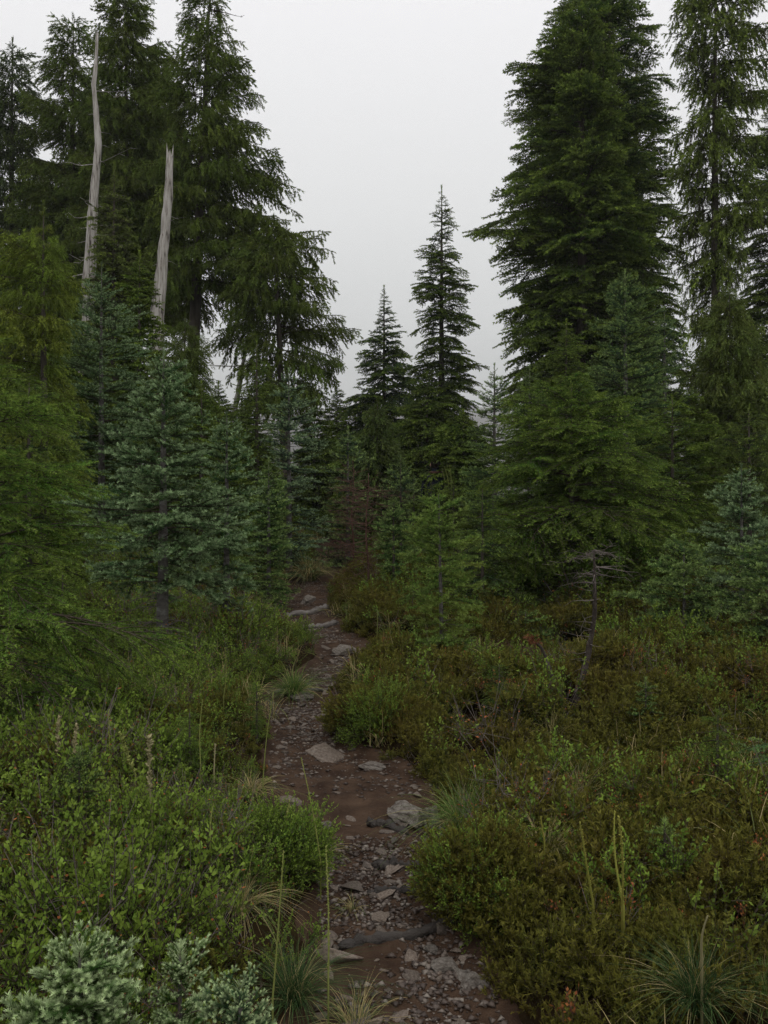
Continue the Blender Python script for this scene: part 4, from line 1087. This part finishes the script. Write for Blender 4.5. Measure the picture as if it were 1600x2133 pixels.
T('fir_sapling', 'pale blue tipped fir shoot nearest the trail at the bottom edge', 'fir', 500, 2.0, 2070, [(2070, 25, 25), (2095, 55, 50), (2120, 90, 60), (2300, 90, 60)], (0.04, 0.085, 0.036), seed=57, per=6, ds=.034, lod=0, fol='frost', bark='bark_fir', up=1.0, down=.6)
T('hemlock_sapling', 'light green feathery sapling cut off by the right edge', 'hemlock', 1665, 4.0, 1470, [(1470, 20, 30), (1520, 70, 70), (1600, 110, 110), (1700, 110, 110)], (0.07, 0.13, 0.05), seed=52, per=6, ds=.07, lod=0)
T('cedar_sapling', 'feathery light cedar sapling in the left bushes by the trail', 'cedar', 480, 6.2, 1430, [(1430, 15, 15), (1470, 70, 75), (1540, 60, 70), (1600, 50, 50)], (0.07, 0.12, 0.03), seed=53, per=5, ds=.10, lod=1, skip=.2, up=.2)
T('fir_sapling', 'tiny bright conifer sprig in the heather right of the trail', 'fir', 992, 5.3, 1518, [(1518, 6, 6), (1535, 50, 50), (1560, 30, 40), (1590, 30, 30)], (0.09, 0.16, 0.06), seed=54, per=4, ds=.05, lod=0, skip=.3)
T('fir_sapling', 'young fir hidden at the foot of the largest left fir', 'fir', 395, 7.1, 1385, [(1385, 10, 10), (1410, 40, 45), (1470, 55, 60)], FG, seed=55, fol='fir_green', per=6, ds=.09)

# faint trees on the ridge, lost in the fog
g = np.random.default_rng(90)
for i, (px, d_, tp) in enumerate([(px_, d0 * 3.6, tp_) for px_, d0, tp_ in [(470, 420, 840), (500, 450, 850), (690, 400, 840), (715, 380, 805), (742, 430, 850), (765, 405, 845), (728, 470, 830), (860, 414, 850), (985, 420, 840), (440, 444, 850), (1010, 440, 840), (655, 430, 850)]]):
    tp = 1066 - (float(H((px - 800) / F * d_, d_)) - CAM_Z) / d_ * F - float(18 + 22 * g.random())
    T('distant_tree', 'faint grey tree lost in the fog beyond the ridge', 'hemlock', px, d_, tp, [(tp, 1, 1), (tp + 30, 5, 5), (tp + 70, 7, 7)], HD, seed=200 + i, per=6, lod=2, ds=4.5, trunk_r=.5, group='faint trees in the fog')

# ------------------------------------------------------------------ the walker
def person():
    dep = 16.2
    b = at(908, dep); x0 = b.x
    gz = CAM_Z + (1066 - 982) * dep / F - 1.50
    gz = max(min(gz, b.z + .25), b.z)
    cloth = rough_mat('dark_jacket', [(0.3, (0.012, 0.014, 0.022)), (0.7, (0.02, 0.024, 0.036))], 30, .2)
    skin = rough_mat('skin', [(0.3, (0.45, 0.28, 0.2)), (0.7, (0.5, 0.32, 0.24))], 10, 0)
    hairm = rough_mat('dark_hair', [(0.3, (0.02, 0.014, 0.01)), (0.7, (0.04, 0.028, 0.02))], 60, .4)
    navy = rough_mat('navy_nylon', [(0.3, (0.012, 0.016, 0.028)), (0.7, (0.02, 0.026, 0.042))], 30, .1, .5)
    brown = rough_mat('brown_canvas', [(0.3, (0.06, 0.028, 0.018)), (0.7, (0.085, 0.04, 0.028))], 30, .1)
    root = empty('person', (x0, dep, gz)); tag(root, 'person in dark clothes walking away between the trees', 'person')
    J = {'pel': (0, 0, .95), 'wai': (0, .02, 1.1), 'che': (0, .04, 1.35), 'nec': (0, .05, 1.5), 'hea': (0, .08, 1.58), 'top': (0, .08, 1.72),
         'ls': (-.19, .04, 1.42), 'le': (-.26, .02, 1.14), 'lw': (-.24, .16, .92), 'rs': (.19, .04, 1.42), 're': (.26, .02, 1.14), 'rw': (.24, .14, .94),
         'lh': (-.1, 0, .9), 'lk': (-.11, .14, .5), 'la': (-.11, .1, .09), 'lt': (-.11, .26, .04), 'rh': (.1, 0, .9), 'rk': (.11, -.02, .49), 'ra': (.11, -.24, .14), 'rt': (.11, -.12, .04)}
    E = [('pel', 'wai'), ('wai', 'che'), ('che', 'nec'), ('nec', 'hea'), ('hea', 'top'), ('che', 'ls'), ('ls', 'le'), ('le', 'lw'), ('che', 'rs'), ('rs', 're'), ('re', 'rw'),
         ('pel', 'lh'), ('lh', 'lk'), ('lk', 'la'), ('la', 'lt'), ('pel', 'rh'), ('rh', 'rk'), ('rk', 'ra'), ('ra', 'rt')]
    Rr = {'pel': .15, 'wai': .14, 'che': .15, 'nec': .06, 'hea': .09, 'top': .08, 'ls': .07, 'le': .05, 'lw': .035, 'rs': .07, 're': .05, 'rw': .035,
          'lh': .1, 'lk': .065, 'la': .045, 'lt': .035, 'rh': .1, 'rk': .065, 'ra': .045, 'rt': .035}
    ks = list(J)
    fr = []
    for s_ in (-1, 1):   # hands: five fingers rooted in the palm
        w = 'lw' if s_ < 0 else 'rw'
        wx, wy, wz = J[w]
        pm = f'pm{w}'; J[pm] = (wx, wy + .04, wz - .06); Rr[pm] = .022; E.append((w, pm)); ks.append(pm)
        for q in range(5):
            n1, n2 = f'f{w}{q}', f'g{w}{q}'
            off = (q - 2) * .017
            J[n1] = (wx + off * .3, wy + .06 + off, wz - .10 + abs(off) * .4); J[n2] = (wx + off * .3 - s_ * .02, wy + .06 + off, wz - .135 + abs(off) * .6)
            if q == 0: J[n1] = (wx - s_ * .03, wy + .05, wz - .08); J[n2] = (wx - s_ * .045, wy + .06, wz - .10)
            Rr[n1] = .009; Rr[n2] = .008; E += [(pm, n1), (n1, n2)]; ks += [n1, n2]
    me = bpy.data.meshes.new('body')
    me.from_pydata([J[q] for q in ks], [(ks.index(a), ks.index(c)) for a, c in E], [])
    me.materials.append(cloth)
    body = obj('body', me, root)
    sk = body.modifiers.new('skin', 'SKIN')
    for i, q in enumerate(ks):
        me.skin_vertices[0].data[i].radius = (Rr[q], Rr[q] * .85)
    me.skin_vertices[0].data[0].use_root = True
    body.modifiers.new('sub', 'SUBSURF').levels = 1
    body.modifiers['sub'].render_levels = 2
    def ell(name, c, r, m, par, n=16):
        bm = bmesh.new(); bmesh.ops.create_uvsphere(bm, u_segments=n, v_segments=10, radius=1)
        for v in bm.verts: v.co = Vector((c[0] + v.co.x * r[0], c[1] + v.co.y * r[1], c[2] + v.co.z * r[2]))
        m_ = bpy.data.meshes.new(name); bm.to_mesh(m_); bm.free(); m_.materials.append(m)
        for p in m_.polygons: p.use_smooth = True
        return obj(name, m_, par)
    ell('hair', (0, .07, 1.66), (.098, .105, .125), hairm, root)
    ell('ear', (-.098, .09, 1.63), (.014, .022, .034), skin, root); ell('ear', (.098, .09, 1.63), (.014, .022, .034), skin, root)
    # backpack, carried, a thing of its own
    pk = empty('backpack', (x0, dep - .2, gz + 1.0)); tag(pk, 'navy backpack with a brown top flap on the walker', 'backpack')
    def rbox(name, c, s, m, bev):
        bm = bmesh.new(); bmesh.ops.create_cube(bm, size=1)
        for v in bm.verts: v.co = Vector((c[0] + v.co.x * s[0], c[1] + v.co.y * s[1], c[2] + v.co.z * s[2]))
        bmesh.ops.bevel(bm, geom=list(bm.edges), offset=bev, segments=4, affect='EDGES', profile=.6)
        m_ = bpy.data.meshes.new(name); bm.to_mesh(m_); bm.free(); m_.materials.append(m)
        for p in m_.polygons: p.use_smooth = True
        return obj(name, m_, pk)
    rbox('pack_body', (0, 0, .2), (.37, .22, .46), navy, .08)
    rbox('top_flap', (0, .01, .45), (.30, .2, .08), brown, .03)
    rbox('front_pocket', (0, -.12, .13), (.26, .08, .24), navy, .03)
    for s_ in (-1, 1):
        v, t = tube([(s_ * .1, .1, .38), (s_ * .12, .2, .46), (s_ * .13, .32, .42), (s_ * .14, .33, .2), (s_ * .14, .14, .02)], [.018] * 5, 6)
        obj('strap', mesh_np('strap', v, t, (navy,), smooth=True), pk)
person()

# ------------------------------------------------------------------ undergrowth
def leafy(name, seed, nst, h, rad, lstep, ll, lw, mats, upright=.7, stemr=.0012, tipshare=.25, oval=False, per=3, jitter=.5):
    """one clump of a low shrub: stems, leaves; leaf attribute tip rises to the shoot end"""
    g = np.random.default_rng(seed)
    A, B, S = [], [], []
    for i in range(nst):
        a = g.random() * 6.28; r = rad * math.sqrt(g.random())
        p = np.array([math.cos(a) * r * .6, math.sin(a) * r * .6, 0.0]); hh = h * (0.6 + .5 * g.random()) * (1.1 - .5 * (r / rad) ** 2)
        d = norm(np.array([[math.cos(a) * r / rad * (1 - upright) * 1.6 + .2 * g.normal(), math.sin(a) * r / rad * (1 - upright) * 1.6 + .2 * g.normal(), 1.0]]))[0]
        q = p + d * hh * .55
        e = q + norm((d + g.normal(size=3) * .25)[None])[0] * hh * .5
        A += [p, q]; B += [q, e]; S += [0.0, .5]
        for _ in range(3):
            e2 = q + norm((d + g.normal(size=3) * jitter)[None])[0] * hh * (.3 + .25 * g.random()); A.append(q); B.append(e2); S.append(.5)
    A, B, S = np.array(A), np.array(B), np.array(S)
    V1, T1 = sticks(A, B, stemr, stemr * .5)
    ln = np.linalg.norm(B - A, axis=1)
    cnt = np.maximum(1, (ln / lstep * per)).astype(int)
    idx = np.repeat(np.arange(len(A)), cnt); n = len(idx); t = g.random(n) ** .8
    P = A[idx] + (B - A)[idx] * t[:, None]; D = norm(B - A)[idx]
    rad_ = norm(g.normal(size=(n, 3)))
    nd = norm(D * .75 + rad_ * .8 + np.array([0, 0, .15]))
    sz = ll * (.6 + .6 * g.random(n))[:, None]
    w = norm(np.cross(nd, rad_ + np.array([0, 0, .8]))) * lw
    if oval:
        V2 = np.stack([P, P + nd * sz * .5 + w, P + nd * sz, P + nd * sz * .5 - w], 1).reshape(-1, 3)
        b = (np.arange(n) * 4)[:, None]; T2 = np.concatenate([np.concatenate([b, b + 1, b + 2], 1), np.concatenate([b, b + 2, b + 3], 1)])
        tp = np.repeat(S[idx] + t * .5, 4)
    else:
        V2 = np.stack([P - w, P + w, P + nd * sz], 1).reshape(-1, 3); T2 = np.arange(3 * n).reshape(-1, 3); tp = np.repeat(S[idx] + t * .5, 3)
    V = np.concatenate([V1, V2]); T_ = np.concatenate([T1, T2 + len(V1)])
    sv = np.repeat(g.random(len(A))[idx], 4 if oval else 3)
    me = mesh_np(name, V, T_, mats, np.concatenate([np.zeros(len(T1)), np.ones(len(T2))]), {'tip': np.concatenate([np.zeros(len(V1)), tp ** 2]), 'var': np.concatenate([np.zeros(len(V1)), sv])})
    return bpy.data.objects.new(name, me)

M['heath'] = foliage_mat('heather_leaves', (0.23, 0.22, 0.04), .6, old=(0.09, 0.035, 0.015), old_amt=.8, trans=.25, base=(0.042, 0.048, 0.010), hv=.05, vv=.45)
M['huck'] = foliage_mat('huckleberry_leaves', (0.30, 0.42, 0.06), .64, old=(0.07, 0.06, 0.02), old_amt=.3, trans=.28, base=(0.048, 0.090, 0.016), gloss=.12, hv=.035, vv=.5)
M['rust'] = foliage_mat('autumn_leaves', (0.34, 0.14, 0.05), .6, old_amt=0, trans=.3, base=(0.24, 0.085, 0.03), hv=.02)
heath = [leafy('heather_clump', 10 + i, 20, .17 + .02 * (i % 3), .12, .011, .017, .0038, (M['twig'], M['heath']), per=2.8, jitter=.8) for i in range(5)]
huck = [leafy('huckleberry_clump', 20 + i, 20, .19 + .02 * i, .13, .012, .0125, .0036, (M['twig'], M['huck']), oval=True, per=2.2, jitter=.7) for i in range(4)]
huck += [leafy('tall_bush_clump', 60 + i, 8, .27, .10, .02, .016, .0046, (M['twig'], M['huck']), oval=True, per=1.8, jitter=.9) for i in range(2)]
huck += [leafy('dead_twig_clump', 70, 9, .30, .16, .05, .012, .003, (M['dead_twig'], M['rust']), oval=True, per=.5, jitter=1.0)]
rust = [leafy('autumn_sprig', 30 + i, 2, .17, .02, .04, .018, .005, (M['red_twig'], M['rust']), oval=True, per=1.4, jitter=.6) for i in range(3)]
gblade = []
for i in range(3):
    gg = np.random.default_rng(40 + i); v, t = blades(gg, 26, .26, .0016, 1.1, 1.2, rad=.05)
    gblade.append(bpy.data.objects.new('grass_clump', mesh_np('grass_clump', v, t, (M['grass_dry'],))))

def scatter(name, label, protos, P, rz, sc, idx, tilt=None):
    n = len(P)
    me = bpy.data.meshes.new(name)
    me.vertices.add(n); me.vertices.foreach_set('co', np.ascontiguousarray(P, dtype=np.float32).ravel())
    rot = np.zeros((n, 3), dtype=np.float32); rot[:, 2] = rz
    if tilt is not None: rot[:, :2] = tilt
    a = me.attributes.new('rot', 'FLOAT_VECTOR', 'POINT'); a.data.foreach_set('vector', rot.ravel())
    a = me.attributes.new('sc', 'FLOAT_VECTOR', 'POINT'); a.data.foreach_set('vector', np.ascontiguousarray(sc, dtype=np.float32).ravel())
    a = me.attributes.new('pick', 'INT', 'POINT'); a.data.foreach_set('value', np.ascontiguousarray(idx, dtype=np.int32))
    o = obj(name, me)
    ng = bpy.data.node_groups.new(name, 'GeometryNodeTree')
    ng.interface.new_socket('Geometry', in_out='INPUT', socket_type='NodeSocketGeometry')
    ng.interface.new_socket('Geometry', in_out='OUTPUT', socket_type='NodeSocketGeometry')
    N, Lk = ng.nodes, ng.links
    gi = N.new('NodeGroupInput'); go = N.new('NodeGroupOutput')
    iop = N.new('GeometryNodeInstanceOnPoints'); iop.inputs['Pick Instance'].default_value = True
    jn = N.new('GeometryNodeJoinGeometry')
    for p in protos:
        oi = N.new('GeometryNodeObjectInfo'); oi.inputs['Object'].default_value = p; oi.inputs['As Instance'].default_value = False
        gti = N.new('GeometryNodeGeometryToInstance')
        Lk.new(oi.outputs['Geometry'], gti.inputs[0]); Lk.new(gti.outputs[0], jn.inputs[0])
    def att(nm, ty):
        q = N.new('GeometryNodeInputNamedAttribute'); q.data_type = ty; q.inputs['Name'].default_value = nm; return q.outputs[0]
    e2r = N.new('FunctionNodeEulerToRotation'); Lk.new(att('rot', 'FLOAT_VECTOR'), e2r.inputs[0])
    Lk.new(gi.outputs[0], iop.inputs['Points']); Lk.new(jn.outputs[0], iop.inputs['Instance'])
    Lk.new(e2r.outputs[0], iop.inputs['Rotation']); Lk.new(att('sc', 'FLOAT_VECTOR'), iop.inputs['Scale']); Lk.new(att('pick', 'INT'), iop.inputs['Instance Index'])
    Lk.new(iop.outputs[0], go.inputs[0])
    md = o.modifiers.new('scatter', 'NODES'); md.node_group = ng
    tag(o, label, kind='stuff')
    return o

def cover(g, n, dmin=1.3, dmax=24, p=1.0):
    """points over the ground in view and a little to each side"""
    d = (dmin ** 1.35 + (dmax ** 1.35 - dmin ** 1.35) * g.random(n)) ** (1 / 1.35)
    x = (g.random(n) - .5) * (1.35 * d + 1.5)
    return x, d
g = np.random.default_rng(77)
x, d = cover(g, 30000)
for (tx, ty, tr_) in TUFTS:
    k_ = np.hypot(x - tx, d - ty) > tr_
    x, d = x[k_], d[k_]
pd_ = path_d(x, d)
right = x > path_c(d)
mask = fbm(x, d, .5, 20, 3)
# huckleberry: everywhere on the left, in patches on the right
bushy = np.clip(0.95 + .25 * fbm(x, d, 1.3, 21, 3), .65, 1.25)
ok = (pd_ > np.where(right, .06, .13)) & (vnoise(x, d, 2.7, 33) < .55 + .4 * (pd_ < .3))
mixr = g.random(len(x))
kind_k = np.where(right, mixr < .12 + .6 * sstep(.1, .5, mask), mixr < .80 - .5 * sstep(-.2, -.7, mask)) & ok
kind_h = ~kind_k & ok
def place(sel, grow):
    X_, D_ = x[sel], d[sel]
    s = (0.6 + .75 * g.random(len(X_))) * bushy[sel] * grow * (np.where(right[sel], .6, .42) + np.where(right[sel], .4, .58) * sstep(.05, np.where(right[sel], .6, .9), pd_[sel]))
    lo = np.where(D_ < 2.2, .6, 1.0) * (1 + .015 * D_)
    s = s * lo
    P = np.stack([X_, D_, H(X_, D_) - .03 + lump(X_, D_) * (.15 + .85 * g.random(len(X_)) ** .5)], -1)
    sc = np.stack([s * (1.0 + .02 * D_), s * (1.0 + .02 * D_), s], -1)
    return P, sc
P, sc = place(kind_h, 1.05)
scatter('heather', 'olive and rusty heather covering the banks', heath, P, g.random(len(P)) * 6.28, sc, g.integers(0, 5, len(P)), g.normal(size=(len(P), 2)) * .15)
P, sc = place(kind_k, 1.15)
scatter('huckleberry_bushes', 'low leafy green bushes covering the banks', huck, P, g.random(len(P)) * 6.28, sc, np.where(g.random(len(P)) < .05, np.where(g.random(len(P)) < .18, 6, g.integers(4, 6, len(P))), g.integers(0, 4, len(P))), g.normal(size=(len(P), 2)) * .18)
x2, d2 = cover(g, 6500, 2.2, 15)
s_ = (path_d(x2, d2) > .1) & ((x2 > path_c(d2)) | (g.random(6500) < .22)) & (fbm(x2, d2, 1.1, 40, 2) > -.25)
x2, d2 = x2[s_], d2[s_]; n2 = len(x2)
bz = np.full(n2, .9)
scatter('autumn_leaves', 'scattered red and orange autumn leaves in the heather', rust, np.stack([x2, d2, H(x2, d2) + .03 + lump(x2, d2)], -1), g.random(n2) * 6.28, np.repeat((bz * (.6 + .4 * g.random(n2)))[:, None], 3, 1), g.integers(0, 3, n2))
x3, d3 = cover(g, 3600, 1.6, 20)
s_ = (path_d(x3, d3) > .03) & ((x3 < path_c(d3)) | (g.random(3600) < .4)) & (fbm(x3, d3, .8, 50, 2) > -.15)
x3, d3 = x3[s_], d3[s_]; n3 = len(x3)
scatter('grass', 'thin grass growing through the bushes', gblade, np.stack([x3, d3, H(x3, d3) + .7 * lump(x3, d3)], -1), g.random(n3) * 6.28, np.repeat((.8 + .9 * g.random(n3))[:, None], 3, 1), g.integers(0, 3, n3))

# rounded heather mound overhanging the trail
def mound(label, px, py, wpx, hpx, seed, protos_, n=70, sz=.55):
    p = on_ground(px, py); k = p.y / F; g = np.random.default_rng(seed)
    root = empty('heather_bush', (p.x, p.y + wpx * k * .35, p.z)); tag(root, label, 'bush')
    W, Hh = wpx * k * .5, hpx * k
    for i in range(n):
        a = g.random() * 6.28; el = math.asin(g.random() ** .8)
        dirv = Vector((math.cos(a) * math.cos(el), math.sin(a) * math.cos(el), math.sin(el)))
        src = protos_[int(g.integers(0, len(protos_)))]
        o = src.copy(); o.name = 'clump'
        lump = 1 + .32 * float(vnoise(a * 1.1 + seed, el * 2.2, 1.0, seed % 7)) + .12 * g.normal()
        o.location = (dirv.x * W * .6 * lump, dirv.y * W * .6 * lump, dirv.z * Hh * .5 * lump)
        o.rotation_euler = dirv.lerp(Vector((0, 0, 1)), .35).to_track_quat('Z', 'Y').to_euler()
        s = sz * (.55 + .9 * g.random()); o.scale = (s, s, s * (.8 + .5 * g.random()))
        link(o, root)
    return root
mound('rounded heather bush overhanging the lower trail on its right', 1020, 1925, 280, 135, 61, heath * 2 + huck[:4], 170, .62)
mound('low heather bush on the right bank where the trail narrows', 800, 1545, 270, 90, 62, heath * 2 + huck[:4], 90, .75)
mound('leafy bush on the left bank beside the knobbly seed stalk', 560, 1850, 230, 110, 63, huck[:4], 80, .6)

# ------------------------------------------------------------------ haze
hm, nt, N, Lk, out = mat('haze')
pv = N.new('ShaderNodeVolumePrincipled')
pv.inputs['Color'].default_value = (0.97, 0.985, 0.99, 1)
pv.inputs['Density'].default_value = 0.0005
pv.inputs['Anisotropy'].default_value = 0.0
Lk.new(pv.outputs[0], out.inputs['Volume'])
bm = bmesh.new(); bmesh.ops.create_cube(bm, size=1)
me = bpy.data.meshes.new('haze'); bm.to_mesh(me); bm.free(); me.materials.append(hm)
hz = obj('haze', me)
ztop = float(Z.max()) + 10.0; zbot = float(Z.min()) - 1.0
hz.scale = (3600, 3100, ztop - zbot); hz.location = (0, 1500, (ztop + zbot) / 2)
tag(hz, 'fog hanging between the trees', kind='stuff')
print('objects', len(bpy.data.objects), 'tris', sum(len(m.polygons) for m in bpy.data.meshes), 'gz', float(Z.min()), float(Z.max()))

# ------------------------------------------------------------------ groups of like things
GROUPS = {'cedar_tree': 'cedars round the clearing', 'hemlock_tree': 'hemlocks round the clearing', 'fir_tree': 'firs round the clearing', 'fir_sapling': 'fir saplings beside the trail',
          'hemlock_seedling': 'conifer seedlings in the undergrowth', 'fir_seedling': 'conifer seedlings in the undergrowth', 'hemlock_sapling': 'hemlock saplings on the banks',
          'seed_stalk': 'dried seed stalks standing in the undergrowth', 'grass_tuft': 'grass tufts on the trail banks', 'rock': 'larger rocks on the trail', 'root': 'roots crossing the trail',
          'dead_tree': 'bleached dead trunks among the cedars', 'dead_bush': 'bare dead bushes', 'heather_bush': 'bushes overhanging the trail'}
for o in scene.objects:
    if o.parent is None and o.get('category') and not o.get('group'):
        b = o.name.split('.')[0]
        if b in GROUPS: o['group'] = GROUPS[b]
